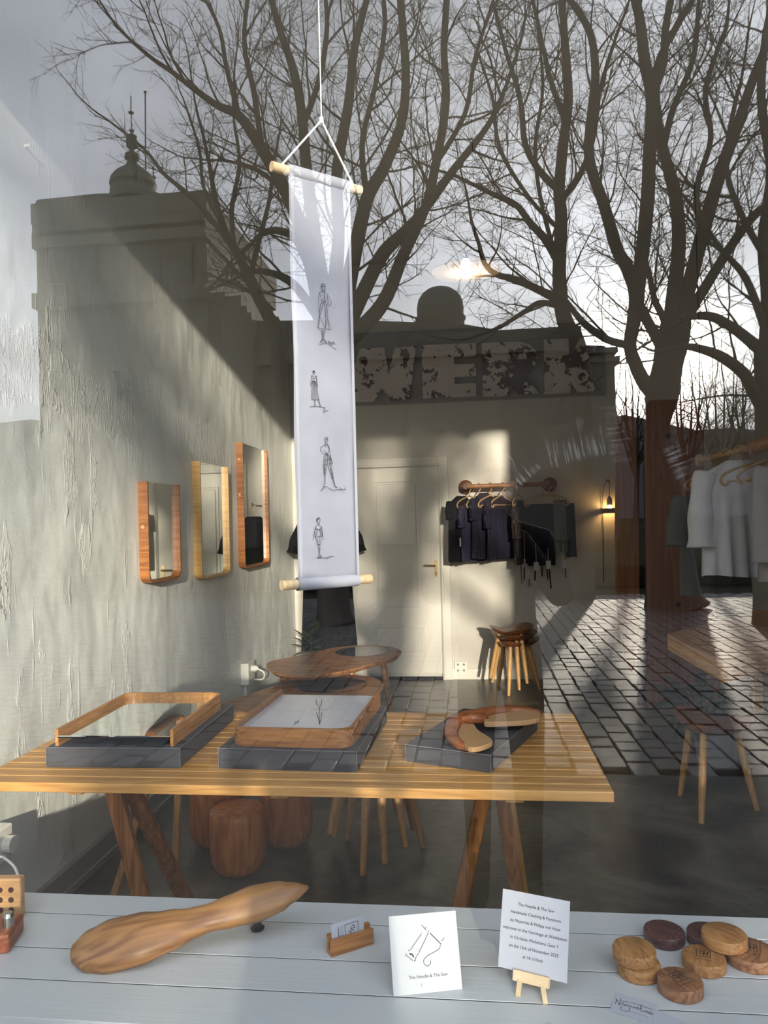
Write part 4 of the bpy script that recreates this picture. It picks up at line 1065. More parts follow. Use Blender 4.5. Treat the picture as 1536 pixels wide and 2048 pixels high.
# ------------------------------------------------------------------ low tables with smoked glass
def low_table(name, label, z, outline, circ, legs, mat):
    pts = [onZ(400 + x * .3255, 1200 + y * .3255, z) for x, y in outline]
    c = sum(pts, Vector()) / len(pts)
    t = thing(name, label, 'table', (c.x, c.y, 0), group='low wooden tables with round glass insets')
    sm = closed_smooth(pts, 5)
    # top: chamfered underside
    low = [c + (p - c) * .955 - Vector((0, 0, .034)) for p in sm]
    mid = [p - Vector((0, 0, .012)) for p in sm]
    n = len(sm); mb = MB(); mb.add(sm + mid + low, [tuple(range(n)), tuple(range(3 * n - 1, 2 * n - 1, -1))] + [(i, i + n, (i + 1) % n + n, (i + 1) % n) for i in range(n)] + [(i + n, i + 2 * n, (i + 1) % n + 2 * n, (i + 1) % n + n) for i in range(n)])
    mb.build('table_top', M_[mat], t, True, autos=25)
    cc = onZ(400 + circ[0] * .3255, 1200 + circ[1] * .3255, z); ce = onZ(400 + (circ[0] + circ[2]) * .3255, 1200 + circ[1] * .3255, z)
    r = (ce - cc).length
    MB().lathe([(0, .0005), (r, .0005), (r, .0022), (0, .0022)], 40, cc).build('glass_inset', M_['smoke'], t, True)
    MB().lathe([(r + .004, .0), (r + .004, .0016), (r, .0016), (r, .0)], 40, cc).build('inset_rim', M_['black'], t, True)
    for (px, py, fx, fy) in legs:
        a = onZ(400 + px * .3255, 1200 + py * .3255, z - .03); b = Vector((a.x + fx, a.y + fy, 0))
        MB().tube([a, a + (b - a) * .3, b], [.028, .026, .016], 14).build('leg', M_['elm'], t, True, autos=50)
    return t
low_table('low_table', 'higher brown low table with a smoked glass inset, nearer the door', .50,
   [(408, 402), (440, 374), (560, 350), (700, 320), (850, 288), (1000, 277), (1150, 284), (1225, 305), (1236, 325), (1195, 352), (1100, 376), (900, 432), (700, 462), (560, 466), (455, 443)], (1000, 316, 165),
   [(1120, 345, .06, -.03), (930, 400, .02, -.12), (520, 420, -.05, -.02)], 'elm')
low_table('low_table', 'lower brown low table with a dark glass inset, nearer the window', .42,
   [(150, 640), (300, 580), (480, 520), (640, 478), (850, 458), (1040, 470), (1110, 498), (1128, 530), (1085, 570), (980, 604), (800, 640), (560, 690), (300, 740), (160, 720)], (815, 522, 208),
   [(1050, 545, .05, .0), (700, 560, .0, .06), (300, 650, -.05, -.03)], 'elm')

# ------------------------------------------------------------------ plants
def leaf(parent, base, d, L, W, droop, mat, name='leaf', roll=0.0, notch=0):
    base, d = Vector(base), Vector(d).normalized()
    side = d.cross(Vector((0, 0, 1)))
    if side.length < .05: side = Vector((1, 0, 0))
    side.normalize(); side = Quaternion(d, roll) @ side
    n = 9 if not notch else 16; vs = []; fs = []
    for i in range(n + 1):
        s = i / n
        p = base + d * (L * s) + Vector((0, 0, -droop * s * s))
        w = W * (math.sin(math.pi * s ** .75) ** .9) if not notch else W * max(.02, (math.sin(math.pi * min(1, s * .95 + .09) ** .62)) ** .8) * (1 - .45 * (i % 3 == 1) * (.2 < s < .85))
        up = side.cross(d).normalized()
        vs += [p - side * w + up * w * .22, p, p + side * w + up * w * .22]
    for i in range(n):
        a = i * 3; fs += [(a, a + 1, a + 4, a + 3), (a + 1, a + 2, a + 5, a + 4)]
    return MB().add(vs, fs).build(name, M_[mat], parent, True, smooth=True)
def pot(parent, c, r, h, mat='pot'):
    MB().lathe([(0, 0), (r * .80, 0), (r * .82, .01), (r, h - .01), (r, h), (r * .93, h), (r * .90, h * .86), (0, h * .86)], 30, c).build('pot', M_[mat], parent, True, autos=40)
    MB().lathe([(0, h * .84), (r * .91, h * .88), (0, h * .90)], 20, c).build('soil', M_['soil'], parent, True)
# left rubber plant
cp = onZ(622, 1390, 0); cp = Vector((onY(620, 1300, 6.35).x, 6.35, 0))
pl = thing('potted_plant', 'green rubber plant behind the higher low table', 'plant', tuple(cp), group='potted plants')
pot(pl, cp, .12, .22)
tip = onY(621, 1275, 6.35)
MB().tube([cp + Vector((0, 0, .18)), cp + Vector((.01, 0, .4)), tip], [.010, .008, .005], 8).build('stem', M_['leaf_dark'], pl, True)
for (bx, by, ex_, ey_, W, dr) in ((621, 1275, 636, 1240, .055, 0), (620, 1285, 585, 1257, .05, .0), (618, 1292, 584, 1270, .05, .02), (617, 1300, 580, 1282, .05, .03), (618, 1305, 582, 1306, .045, .03), (622, 1290, 660, 1272, .05, .0), (622, 1298, 642, 1292, .06, .03), (622, 1302, 655, 1305, .05, .04), (620, 1282, 606, 1262, .05, .0), (620, 1300, 605, 1290, .05, .05)):
    b = onY(bx, by, 6.35); e = onY(ex_, ey_, 6.35 + random.uniform(-.12, .05))
    leaf(pl, b, e - b, (e - b).length, W, dr, 'leaf')
# right palm in a grey pot
cp = onZ(1400, 1497, 0); cp = Vector((cp.x + .02, 4.72, 0))
pr = thing('potted_plant', 'dark leafy plant in a grey pot behind the single stool', 'plant', tuple(cp), group='potted plants')
pot(pr, cp, .135, .30)
for (bx, by, ex_, ey_) in ((1405, 1425, 1320, 1345), (1405, 1425, 1345, 1400), (1400, 1420, 1365, 1330), (1405, 1418, 1400, 1330), (1408, 1418, 1440, 1345), (1410, 1420, 1465, 1385), (1405, 1425, 1355, 1425), (1408, 1422, 1442, 1440), (1408, 1415, 1500, 1365), (1404, 1422, 1318, 1372), (1406, 1420, 1425, 1365), (1402, 1420, 1385, 1375), (1407, 1420, 1478, 1350), (1403, 1423, 1372, 1440), (1404, 1418, 1340, 1360)):
    b = onY(bx, by + 30, 4.72); e = onY(ex_, ey_, 4.72 + random.uniform(-.25, .1)); m = b + (e - b) * .45 + Vector((0, 0, .03))
    MB().tube([cp + Vector((0, 0, .27)), b + (m - b) * .3, m], .006, 6).build('stem', M_['leaf_dark'], pr, True)
    for k in range(2):
        e2 = e + Vector((random.uniform(-.1, .1), random.uniform(-.1, .1), random.uniform(-.12, .02)))
        leaf(pr, m, e2 - m, (e2 - m).length * 1.1, .035, .04, 'leaf_dark', roll=random.uniform(-.6, .6))
# monstera by the back wall
cp = Vector((onY(1165, 1340, 6.7).x, 6.7, 0))
mo = thing('potted_plant', 'broad-leaved split-leaf plant by the back wall', 'plant', tuple(cp), group='potted plants')
pot(mo, cp, .13, .20, 'black')
for (bx, by, ex_, ey_, W) in ((1150, 1290, 1108, 1285, .10), (1155, 1300, 1112, 1335, .12), (1165, 1285, 1165, 1245, .08), (1172, 1290, 1210, 1262, .05), (1165, 1300, 1150, 1262, .11), (1172, 1300, 1200, 1300, .11), (1168, 1305, 1180, 1340, .11), (1160, 1310, 1135, 1345, .11)):
    b = onY(bx, by, 6.68); e = onY(ex_, ey_, 6.5)
    MB().tube([cp + Vector((0, 0, .17)), (cp + b) / 2 + Vector((0, 0, .12)), b], .006, 6).build('stem', M_['leaf_mon'], mo, True)
    leaf(mo, b, e - b, (e - b).length, W, .02, 'leaf_mon', notch=1, roll=random.uniform(-.4, .4))

# ------------------------------------------------------------------ clothes rail on the back wall
r0 = onY(931, 972, YB - .16); r1 = onY(1103, 969, YB - .16); zr = (r0.z + r1.z) / 2
rail = thing('clothes_rail', 'wooden clothes rail with round end discs on the back wall', 'rail', (r0.x, YB, zr))
MB().tube([(r0.x - .02, YB - .16, zr), (r1.x + .02, YB - .16, zr)], .020, 14).build('rod', M_['rail'], rail, True, autos=50)
for x in (r0.x, r1.x):
    MB().lathe([(0, 0), (.068, 0), (.068, .014), (.058, .022), (.026, .026), (.026, .17), (.024, .185), (0, .185)], 24, (x, YB, zr), Matrix.Rotation(math.radians(90), 3, 'X')).build('end_disc', M_['walnut'], rail, True, autos=40)
def hanger(p, yaw, label, w=.20, rise=.10, bot=True):
    """bamboo hanger hung with its hook over a rail at p (top of rail)"""
    t = thing('clothes_hanger', label, 'hanger', (p[0], p[1], p[2]), yaw, group='bamboo clothes hangers')
    hk = [(.0, 0, -rise)] + [(-.002, 0, -rise + .03), (.026, 0, -.045)] + [(.028 * math.cos(a), 0, -.026 + .028 * math.sin(a) + .002) for a in (0, .6, 1.2, 1.8, 2.4, 2.9)]
    MB().tube(catmull(hk, 3), .0055, 7).build('hook', M_['bamboo'], t, smooth=True)
    for s in (-1, 1):
        MB().tube(catmull([(0, 0, -rise), (s * w * .45, 0, -rise - .022), (s * w * .85, 0, -rise - .052), (s * w, 0, -rise - .085), (s * w * .88, 0, -rise - .11), (s * w * .76, 0, -rise - .095)], 4), .007, 7).build('arm', M_['bamboo'], t, smooth=True)
    if bot: MB().tube([(-w * .8, 0, -rise - .09), (w * .8, 0, -rise - .09)], .005, 7).build('bar', M_['bamboo'], t, smooth=True)
    return t
def garment(name, label, cat, p, yaw, mat, w, wh, L, th=.05, folds=5, amp=.06, sleeve=None, slope=.05, group=None, sl_w=.05, ties=0, tags=(), neck=.35, skirt=False):
    t = thing(name, label, cat, (p[0], p[1], p[2]), yaw, group=group)
    NR, NT = 22, 44; vs = []; fs = []
    ph = random.random() * 6
    for j in range(NR + 1):
        v = j / NR
        a = (w * (neck + (1 - neck) * min(1, v / .05))) if not skirt else w
        if v > .05: a = w + (wh - w) * ((v - .05) / .95) ** 1.2
        bb = th * (.35 + .65 * min(1, v / .25)) * (1 + .5 * v)
        for k in range(NT):
            q = 2 * math.pi * k / NT
            m = 1 + amp * (v ** .8) * math.cos(folds * q + ph + v * 1.3)
            x = a * math.cos(q) * (1 + .25 * amp * v * math.cos(folds * q + ph)); y = bb * math.sin(q) * (m + amp * 3 * v * math.cos((folds * 2 + 1) * q + ph))
            z = -L * v - slope * abs(math.cos(q)) * max(0, 1 - v * 6) * min(1, v / .05) + .006 * v * math.cos(3 * q + ph)
            vs.append((x, y, z))
    for j in range(NR):
        for k in range(NT):
            k2 = (k + 1) % NT; fs.append((j * NT + k, j * NT + k2, (j + 1) * NT + k2, (j + 1) * NT + k))
    fs.append(tuple(range(NT)))
    b = MB().add(vs, fs).build('body', mat, t, smooth=True)
    if sleeve:
        for s in (-1, 1):
            sx = s * w * .92
            pts = catmull([(sx, 0, -slope * .8 - .02), (s * (w + sleeve[0] * .35), -.005, -slope - sleeve[1] * .3), (s * (w + sleeve[0] * .8), -.012, -slope - sleeve[1] * .7), (s * (w + sleeve[0]), -.02, -slope - sleeve[1])], 5)
            n_ = len(pts)
            MB().tube(pts, [sl_w * (.9 + .25 * math.sin(i * .9) * .3 + .25 * i / n_) for i in range(n_)], 14).build('sleeve', mat, t, smooth=True)
    for k in range(ties):
        x = random.uniform(-.5, .5) * wh
        MB().bar((x, -.01, -L + .01), (x + random.uniform(-.02, .02), -.012, -L - random.uniform(.10, .24)), .012, .002, up=(0, 1, 0)).build('tie', mat, t)
    for (x, z0, z1) in tags:
        tg = MB().box((x, -th * 1.6, z1), (.045, .0015, .075)).build('price_tag', M_['paper'], t)
        MB().tube([(x, -th * 1.6, z1 + .036), (x, -th * 1.55, z0)], .0016, 5).build('tag_string', M_['cord'], tg)
    return t
C_black = cloth('black_cloth', (.007, .0065, .008)); C_purple = cloth('purple_pinstripe', (.020, .016, .036), (.065, .055, .10), 75)
C_navy = cloth('navy_pinstripe', (.010, .009, .018), (.035, .032, .055), 60); C_brown = cloth('brown_pinstripe', (.016, .011, .009), (.08, .06, .05), 85)
C_grey = cloth('grey_linen', (.12, .115, .10)); C_green = cloth('grey_green_linen', (.105, .115, .105))
C_white = cloth('white_cotton', (.74, .73, .74), transl=.1); C_beige = cloth('beige_linen', (.36, .335, .32)); C_ink = cloth('ink_blue', (.010, .011, .02))
gB = 'garments on the back wall rail'
def hung(px, topy, boty, halfw, mat, label, yaw, name='blouse', cat='blouse', hang=True, hpx=None, dy=0., **k):
    Yq = YB - .17 - dy
    a = onY(px, topy, Yq); b = onY(px, boty, Yq); e = onY(px + halfw, topy, Yq)
    w = (e.x - a.x) / max(.35, math.cos(yaw))
    g = garment(name, label, cat, (a.x, Yq, a.z), yaw, mat, w, w * k.pop('flare', 1.12), a.z - b.z, group=gB, th=.028, **k)
    return g
hung(922, 992, 1122, 24, C_black, 'black sleeveless top, first on the back rail from the door', .85, tags=((-.06, -.25, -.42), (.04, -.15, -.41)), sleeve=(.02, .16), sl_w=.032)
hung(945, 1000, 1122, 22, C_purple, 'purple pinstripe top, second on the back rail from the door', .85, sleeve=(.03, .2), sl_w=.032)
hung(968, 986, 1116, 24, C_navy, 'dark navy top with cropped sleeves on the back rail, by the purple one', .85, sleeve=(.02, .2), sl_w=.032)
hung(998, 992, 1118, 24, C_navy, 'navy pinstripe blouse left of the narrow brown shirt', .85, sleeve=(.03, .24), sl_w=.032)
hung(1040, 1000, 1128, 12, C_brown, 'narrow brown pinstripe shirt hanging edge-on', 1.05, name='shirt', cat='shirt', sleeve=(.01, .3), sl_w=.04, ties=3, tags=((.05, -.45, -.75), (-.03, -.30, -.57)))
hung(1080, 1008, 1130, 28, C_black, 'black trousers folded over a hanger on the back rail', .15, name='trousers', cat='trousers', skirt=True, flare=1.02, ties=4, tags=((-.06, -.35, -.56), (.05, -.40, -.55)), slope=0)
hung(1120, 1000, 1104, 14, C_grey, 'grey linen skirt between the black and blue trousers', .3, name='skirt', cat='skirt', skirt=True, flare=1.05, ties=1, tags=((.0, -.40, -.58),), slope=0, dy=-.03)
hung(1140, 1006, 1114, 9, C_ink, 'dark blue trousers at the right end of the back rail', .5, name='trousers', cat='trousers', skirt=True, flare=1.02, slope=0, dy=-.05)
for k, (px, yaw, lab) in enumerate(((938, .85, 'bamboo hanger next to the left end disc of the back rail'), (957, .85, 'bamboo hanger, second from the left end disc'), (980, .85, 'bamboo hanger, third from the left end disc'), (1005, .85, 'bamboo hanger left of the narrow brown shirt'), (1036, 1.2, 'bamboo hanger of the narrow brown shirt'), (1085, .2, 'bamboo hanger of the black trousers'), (1098, -.15, 'bamboo hanger next to the right end disc'))):
    a = onY(px, 965, YB - .16)
    hanger((a.x, YB - .16, zr + .022), yaw, lab, w=.17, rise=.11)
# black dress at the far left
a = onY(652, 1040, 6.82)
garment('dress', 'long black dress hanging half hidden by the banner', 'dress', (a.x, 6.82, a.z + .05), .15, C_black, .20, .26, a.z + .05 - onY(640, 1300, 6.82).z, th=.06, sleeve=(.10, .30), sl_w=.06)
hanger((a.x, 6.82, a.z + .15), .15, 'bamboo hanger of the long black dress behind the banner', w=.17, rise=.10)
hkq = MB().tube([(a.x, YB, a.z + .155), (a.x, 6.80, a.z + .155), (a.x, 6.79, a.z + .175)], .008, 8).build('wall_hook', M_['walnut'], None, label='wooden wall hook holding the long black dress', cat='hook')

# ------------------------------------------------------------------ right-hand rail with shirts
e0 = onX(1400, 921, 1.40)
RX, RZ = 1.40, e0.z
rr = thing('clothes_rail', 'thick wooden clothes rail running towards the window on the right', 'rail', (RX, 4.0, RZ))
MB().tube([(RX, e0.y, RZ), (RX, 3.9, RZ)], .018, 12).build('thin_rod', M_['bamboo'], rr, True, autos=50)
MB().tube([(RX, 3.93, RZ), (RX, 2.6, RZ)], .034, 14).build('thick_rod', M_['rail'], rr, True, autos=50)
for y in (2.7, e0.y - .06):
    MB().tube([(RX, y, RZ), (RX, y, ZC)], .0022, 6).build('hanging_cord', M_['black'], rr, True)
MB().box((RX, e0.y, RZ), (.05, .02, .07), bev=.005).build('end_block', M_['bamboo'], rr, True)
gR = 'garments on the right-hand rail'
def shirt_r(px, topy, boty, Yq, w, mat, label, **k):
    a = onY(px, topy, Yq); b = onY(px, boty, Yq)
    garment(k.pop('name', 'blouse'), label, k.pop('cat', 'blouse'), (RX + k.pop('dx', 0), Yq, a.z), k.pop('yaw', .1), mat, w, w * k.pop('flare', 1.1), a.z - b.z, group=gR, **k)
shirt_r(1420, 975, 1190, 4.52, .20, C_green, 'grey-green linen dress behind the white blouse', name='dress', cat='dress', sleeve=(.04, .28), sl_w=.055, yaw=.25, dx=-.02)
shirt_r(1450, 922, 1150, 4.12, .19, C_white, 'white loose blouse with wide sleeves on the right-hand rail', sleeve=(.03, .40), sl_w=.06, th=.075, amp=.13, folds=7, yaw=.15, dx=-.01)
shirt_r(1500, 915, 1160, 3.72, .19, C_beige, 'beige linen shirt at the right edge in front of the white blouse', name='shirt', cat='shirt', sleeve=(.02, .44), sl_w=.055, yaw=.5, dx=.10, th=.07, amp=.1)
for (y, yaw, lab) in ((4.52, .25, 'bamboo hanger of the grey-green dress'), (4.12, .12, 'bamboo hanger of the white loose blouse'), (3.72, .4, 'bamboo hanger of the beige shirt'), (4.32, -.2, 'empty bamboo hanger between the white blouse and the dress'), (3.92, .3, 'empty bamboo hanger between the white blouse and the beige shirt')):
    hanger((RX, y, RZ + .02), yaw, lab, w=.19, rise=.10)

# ------------------------------------------------------------------ tall wooden screen and corner desk
YS = 5.85
scn = thing('wooden_screen', 'tall dark brown two-part wooden screen behind the corner desk', 'screen', (onY(1340, 1400, YS).x, YS, 0))
lb = [(1262, 797), (1246, 803), (1237, 822), (1233, 870), (1231, 1050), (1231, 1180), (1237, 1255), (1249, 1315), (1265, 1345), (1277, 1322), (1281, 1265), (1279, 1100), (1275, 950), (1274, 860), (1272, 815)]
MB().prism([onY(x, y, YS) for x, y in lb], (0, .045, 0)).build('left_board', M_['slab'], scn, True, bevel=.012)
rbp = [(1293, 1418), (1296, 1300), (1291, 1000), (1288, 850), (1290, 815), (1300, 800), (1385, 797), (1402, 806), (1409, 850), (1411, 1050), (1422, 1180), (1434, 1240), (1440, 1310), (1440, 1412)]
MB().prism([onY(x, y, YS) for x, y in rbp], (0, .045, 0)).build('right_board', M_['slab'], scn, True, bevel=.012)
MB().prism([onY(x, y, YS + .05) for x, y in ((1268, 820), (1296, 815), (1302, 1410), (1276, 1410))], (0, .02, 0)).build('dark_spine', M_['darkgap'], scn, True)
for x, y in ((1346, 1040), (1357, 1210), (1336, 872)):
    c = onY(x, y, YS - .001)
    MB().lathe([(.019, 0), (.018, .002), (0, .001)], 16, c, Matrix.Rotation(math.radians(90), 3, 'X')).build('peg_hole', M_['darkgap'], scn, True)
A_ = onZ(1334, 1268, .76); B_ = onZ(1447, 1327, .76)
dsk = thing('corner_desk', 'orange-brown angled wooden corner desk above the grey pot', 'desk', (A_.x + .4, A_.y, 0))
B2_ = B_ + Vector((.75, .70, 0)); A2_ = A_ + Vector((1.0, 1.2, 0))
c_ = (A_ + B_ + A2_ + B2_) / 4
hh = .095
MB().prism([v - Vector((0, 0, .02)) for v in (A_, B_, B2_, A2_)], (0, 0, .02)).build('desk_top', M_['desk'], dsk, True, bevel=.003)
def skirtb(a, b, nm):
    d_ = (b - a).normalized(); n_ = Vector((-d_.y, d_.x, 0)) * .018
    if (c_ - a).dot(n_) < 0: n_ = -n_
    MB().prism([a - Vector((0, 0, .02)), b - Vector((0, 0, .02)), b + n_ - Vector((0, 0, .02)), a + n_ - Vector((0, 0, .02))], (0, 0, -hh + .02)).build(nm, M_['desk'], dsk, True, bevel=.002)
skirtb(A_, B_, 'side_board'); skirtb(B_, B2_, 'front_board')
for v in (A2_ - Vector((.1, .12, 0)), B2_ - Vector((.05, 0, 0))):
    MB().box((v.x, v.y, .365), (.06, .06, .70)).build('leg', M_['desk'], dsk, True, bevel=.004)

# ------------------------------------------------------------------ lamps
LY = 4.5
lp = onY(932, 545, LY)
lamp = thing('pendant_lamp', 'lit pendant lamp with a pale disc shade hanging in the middle of the shop', 'lamp', (lp.x, LY, lp.z))
m, t, b = new_mat('paper_shade'); b.inputs['Base Color'].default_value = (.9, .70, .52, 1)
tr = t.nodes.new('ShaderNodeBsdfTranslucent'); tr.inputs[0].default_value = (.95, .72, .50, 1); ms = t.nodes.new('ShaderNodeMixShader'); ms.inputs[0].default_value = .6
tp = t.nodes.new('ShaderNodeBsdfTransparent')
t.links.new(tp.outputs[0], ms.inputs[1]); t.links.new(tr.outputs[0], ms.inputs[2]); t.links.new(ms.outputs[0], t.nodes['Material Output'].inputs[0])
MB().lathe([(.0, -.004), (.10, -.002), (.204, .003), (.206, .006), (.10, .001), (.0, -.001)], 48).build('shade', m, lamp, smooth=True)
M_['bulb'] = emis('glowing_bulb', (1.0, .84, .62), 38)
bb = MB().lathe([(0, -.012), (.018, -.006), (.030, .012), (.032, .030), (.026, .048), (.014, .064), (0, .066)], 20, (0, 0, .016)).build('bulb', M_['bulb'], lamp, smooth=True)
MB().lathe([(0, .078), (.014, .078), (.016, .09), (.012, .115), (0, .115)], 16).build('socket', M_['black'], lamp)
br = onY(950, 487, LY) - lp
MB().tube([(.0, 0, .11), (br.x, 0, br.z)], .006, 8).tube([(br.x * 1.9, 0, .03), (br.x, 0, br.z)], .008, 8).build('bracket', M_['black'], lamp)
MB().tube([(br.x, 0, br.z), (br.x, 0, ZC - lp.z)], .0022, 6).build('cord', M_['black'], lamp)
# small wall lamp over a shelf
wp = onY(1219, 1000, YB - .09)
wl = thing('wall_lamp', 'small bare bulb lamp hanging from a hook on the back wall', 'lamp', (wp.x, YB - .09, wp.z))
hz = onY(1217, 962, YB - .05).z - wp.z
MB().tube([(0, .09, hz), (0, -.01, hz), (0, -.015, hz - .015)], .006, 8).build('hook', M_['black'], wl)
MB().tube(catmull([(0, 0, .0), (0, 0, hz), (-.03, .03, hz - .02), (-.05, .07, hz - .15), (-.05, .08, -.35), (-.06, .085, -.75)], 5), .003, 6).build('cord', M_['black'], wl)
MB().lathe([(0, .04), (.008, .035), (.022, .01), (.026, -.03), (.024, -.045), (0, -.045)], 18).build('socket', M_['pot'], wl, smooth=True)
M_['bulb2'] = emis('warm_bulb', (1.0, .60, .20), 70)
MB().lathe([(0, -.045), (.014, -.05), (.020, -.085), (.015, -.110), (0, -.115)], 16).build('bulb', M_['bulb2'], wl, smooth=True)
sh0 = onY(1206, 1021, YB - .06)
MB().box((sh0.x + .09, YB - .175, sh0.z - .004), (.20, .014, .046)).box((sh0.x - .003, YB - .09, sh0.z - .004), (.014, .18, .046)).box((sh0.x + .183, YB - .09, sh0.z - .004), (.014, .18, .046)).build('wall_shelf', M_['slab'], None, label='short dark shelf frame around the bare bulb lamp', cat='shelf')

# ------------------------------------------------------------------ the street outside (seen mirrored in the pane)
Y_CURB, Y_END = -1.82, -12.0
struct('pavement', MB().box((0, (YG - .17 + Y_CURB) / 2, -.1), (60, YG - .17 - Y_CURB, .2)), M_['asphalt'])
pav = thing('street_paving', 'sunlit granite sett street outside the window', None, (0, -6, 0), kind='structure')
MB().box((0, (Y_CURB + Y_END) / 2, -.14), (60, Y_CURB - Y_END, .22)).build('joint_bed', M_['grit'], pav, True)
struct('lawn', MB().box((0, Y_END - 300, -.12), (900, 600, .2)), M_['turf'])
SW, SL = .160, .21
def sett_verts(w, l):
    w -= .013; l -= .020; i = .004; V = []
    for (a, b, z) in ((w / 2, l / 2, -.06), (w / 2, l / 2, -.007), (w / 2 - i, l / 2 - i, .0)):
        V += [(-a, -b, z), (a, -b, z), (a, b, z), (-a, b, z)]
    Fc = [(8, 9, 10, 11)]
    for r in (0, 4): Fc += [(r + k, r + (k + 1) % 4, r + 4 + (k + 1) % 4, r + 4 + k) for k in range(4)]
    return np.array(V), Fc
setts = []
for ix in range(-50, 51):
    x = ix * SW
    yo = (ix % 2) * SL * .5 + random.uniform(-.03, .03)
    y = Y_CURB - SL / 2 - yo
    while y > Y_END + .1:
        w = SW + random.uniform(-.003, .004); l = SL + random.uniform(-.035, .035)
        D = 2 * YG - y
        setts.append((x + random.uniform(-.006, .006), y, w, l, random.uniform(-.003, .003), random.uniform(-.03, .03), random.uniform(-.012, .012), random.uniform(-.02, .02), D))
        y -= l
def in_view(s):
    P = Vector((s[0], s[8], 0)) - EYE
    c = cr_ * P.x + cd_ * P.y + cu_ * P.z
    px, py = 768 + F * c.x / c.z, 1024 - F * c.y / c.z
    return -20 < px < 1556
near = sorted([s for s in setts if in_view(s)], key=lambda s: s[8])[:300]
nset = set(id(s) for s in near)
vv, ff = sett_verts(SW, SL)
proto = []
for k in range(4):
    v2 = vv.copy(); v2[:, :2] *= 1 + rng.uniform(-.03, .03, v2[:, :2].shape) * .6
    me = bpy.data.meshes.new('sett'); me.from_pydata(v2.tolist(), [], ff); me.materials.append(M_['cobble']); proto.append(me)
for i, s in enumerate(near):
    o = bpy.data.objects.new('sett', proto[i % 4]); COL.objects.link(o); o.parent = pav
    o.location = (s[0], s[1] + 6, s[4]); o.rotation_euler = (s[6], s[7], s[5]); o.scale = (s[2] / SW, s[3] / SL, 1)
rv, rf = [], []
for s in setts:
    if id(s) in nset or abs(s[0]) > 8.4: continue
    M = Matrix.Translation((s[0], s[1], s[4])) @ Matrix.Rotation(s[5], 4, 'Z') @ Matrix.Rotation(s[6], 4, 'X') @ Matrix.Diagonal((s[2] / SW, s[3] / SL, 1, 1))
    A = np.array(M); v2 = vv @ A[:3, :3].T + A[:3, 3]
    b = len(rv); rv += v2.tolist(); rf += [tuple(q + b for q in f) for f in ff]
me = bpy.data.meshes.new('far_setts'); me.from_pydata([(a, b + 6, c) for a, b, c in rv], [], rf); me.materials.append(M_['cobble'])
o = bpy.data.objects.new('far_setts', me); COL.objects.link(o); o.parent = pav; o['kind'] = 'stuff'
MB().box((0, Y_END - 1.6, .22), (44, .5, .44), bev=.08).build('low_hedge', plain('bare_hedge', (.03, .026, .02), 1, var=.4, scale=12, bump=.8, spec=0), None, kind='structure', label='low clipped hedge along the far side of the street')

# ------------------------------------------------------------------ bare trees
def seg_mesh(name, segs, mat, parent, sides=3):
    if not segs: return
    A = np.array([(*s[0], *s[1], s[2], s[3]) for s in segs], dtype=np.float64)
    P0, P1, R0, R1 = A[:, :3], A[:, 3:6], A[:, 6], A[:, 7]
    T = P1 - P0; Ln = np.linalg.norm(T, axis=1, keepdims=True); T = T / np.maximum(Ln, 1e-9)
    up = np.tile(np.array([0.31, .2, .93]), (len(T), 1)); X = np.cross(T, up); X /= np.maximum(np.linalg.norm(X, axis=1, keepdims=True), 1e-9); Yv = np.cross(T, X)
    n = len(T); V = np.zeros((n, sides * 2, 3))
    for k in range(sides):
        a = 2 * math.pi * k / sides; d_ = X * math.cos(a) + Yv * math.sin(a)
        V[:, k] = P0 + d_ * R0[:, None]; V[:, sides + k] = P1 + d_ * R1[:, None]
    off = np.array(MAT[parent.name].translation); V = V.reshape(-1, 3) - off
    base = (np.arange(n) * sides * 2)[:, None, None]
    loc = np.array([[k, (k + 1) % sides, sides + (k + 1) % sides, sides + k] for k in range(sides)])[None]
    Fq = (base + loc).reshape(-1)
    me = bpy.data.meshes.new(name); nf = n * sides
    me.vertices.add(len(V)); me.vertices.foreach_set('co', V.astype(np.float32).ravel())
    me.loops.add(nf * 4); me.loops.foreach_set('vertex_index', Fq.astype(np.int32))
    me.polygons.add(nf); me.polygons.foreach_set('loop_start', np.arange(0, nf * 4, 4, dtype=np.int32)); me.polygons.foreach_set('loop_total', np.full(nf, 4, dtype=np.int32))
    me.update(); me.validate(); me.materials.append(mat); me.shade_smooth()
    o = bpy.data.objects.new(name, me); COL.objects.link(o); o.parent = parent
    return o
R_ = random.Random(5)
def rnd3():
    while True:
        v = Vector((R_.uniform(-1, 1), R_.uniform(-1, 1), R_.uniform(-1, 1)))
        if .05 < v.length < 1: return v.normalized()
def walk(p, d, L, r0, r1, seg, wob, lift, out):
    """a wandering branch; returns its points"""
    n = max(2, int(L / seg)); pts = [p.copy()]; st = L / n
    for i in range(n):
        d = (d + rnd3() * wob + Vector((0, 0, lift))).normalized(); q = p + d * st
        a = r0 + (r1 - r0) * i / n; b = r0 + (r1 - r0) * (i + 1) / n
        out.append((p.copy(), q.copy(), a, b)); p = q; pts.append(p.copy())
    return pts
def side_dir(t, ang):
    o_ = rnd3(); o_ = (o_ - t * o_.dot(t))
    if o_.length < .1: o_ = t.orthogonal()
    o_.normalize(); return (t * math.cos(ang) + o_ * math.sin(ang)).normalized()
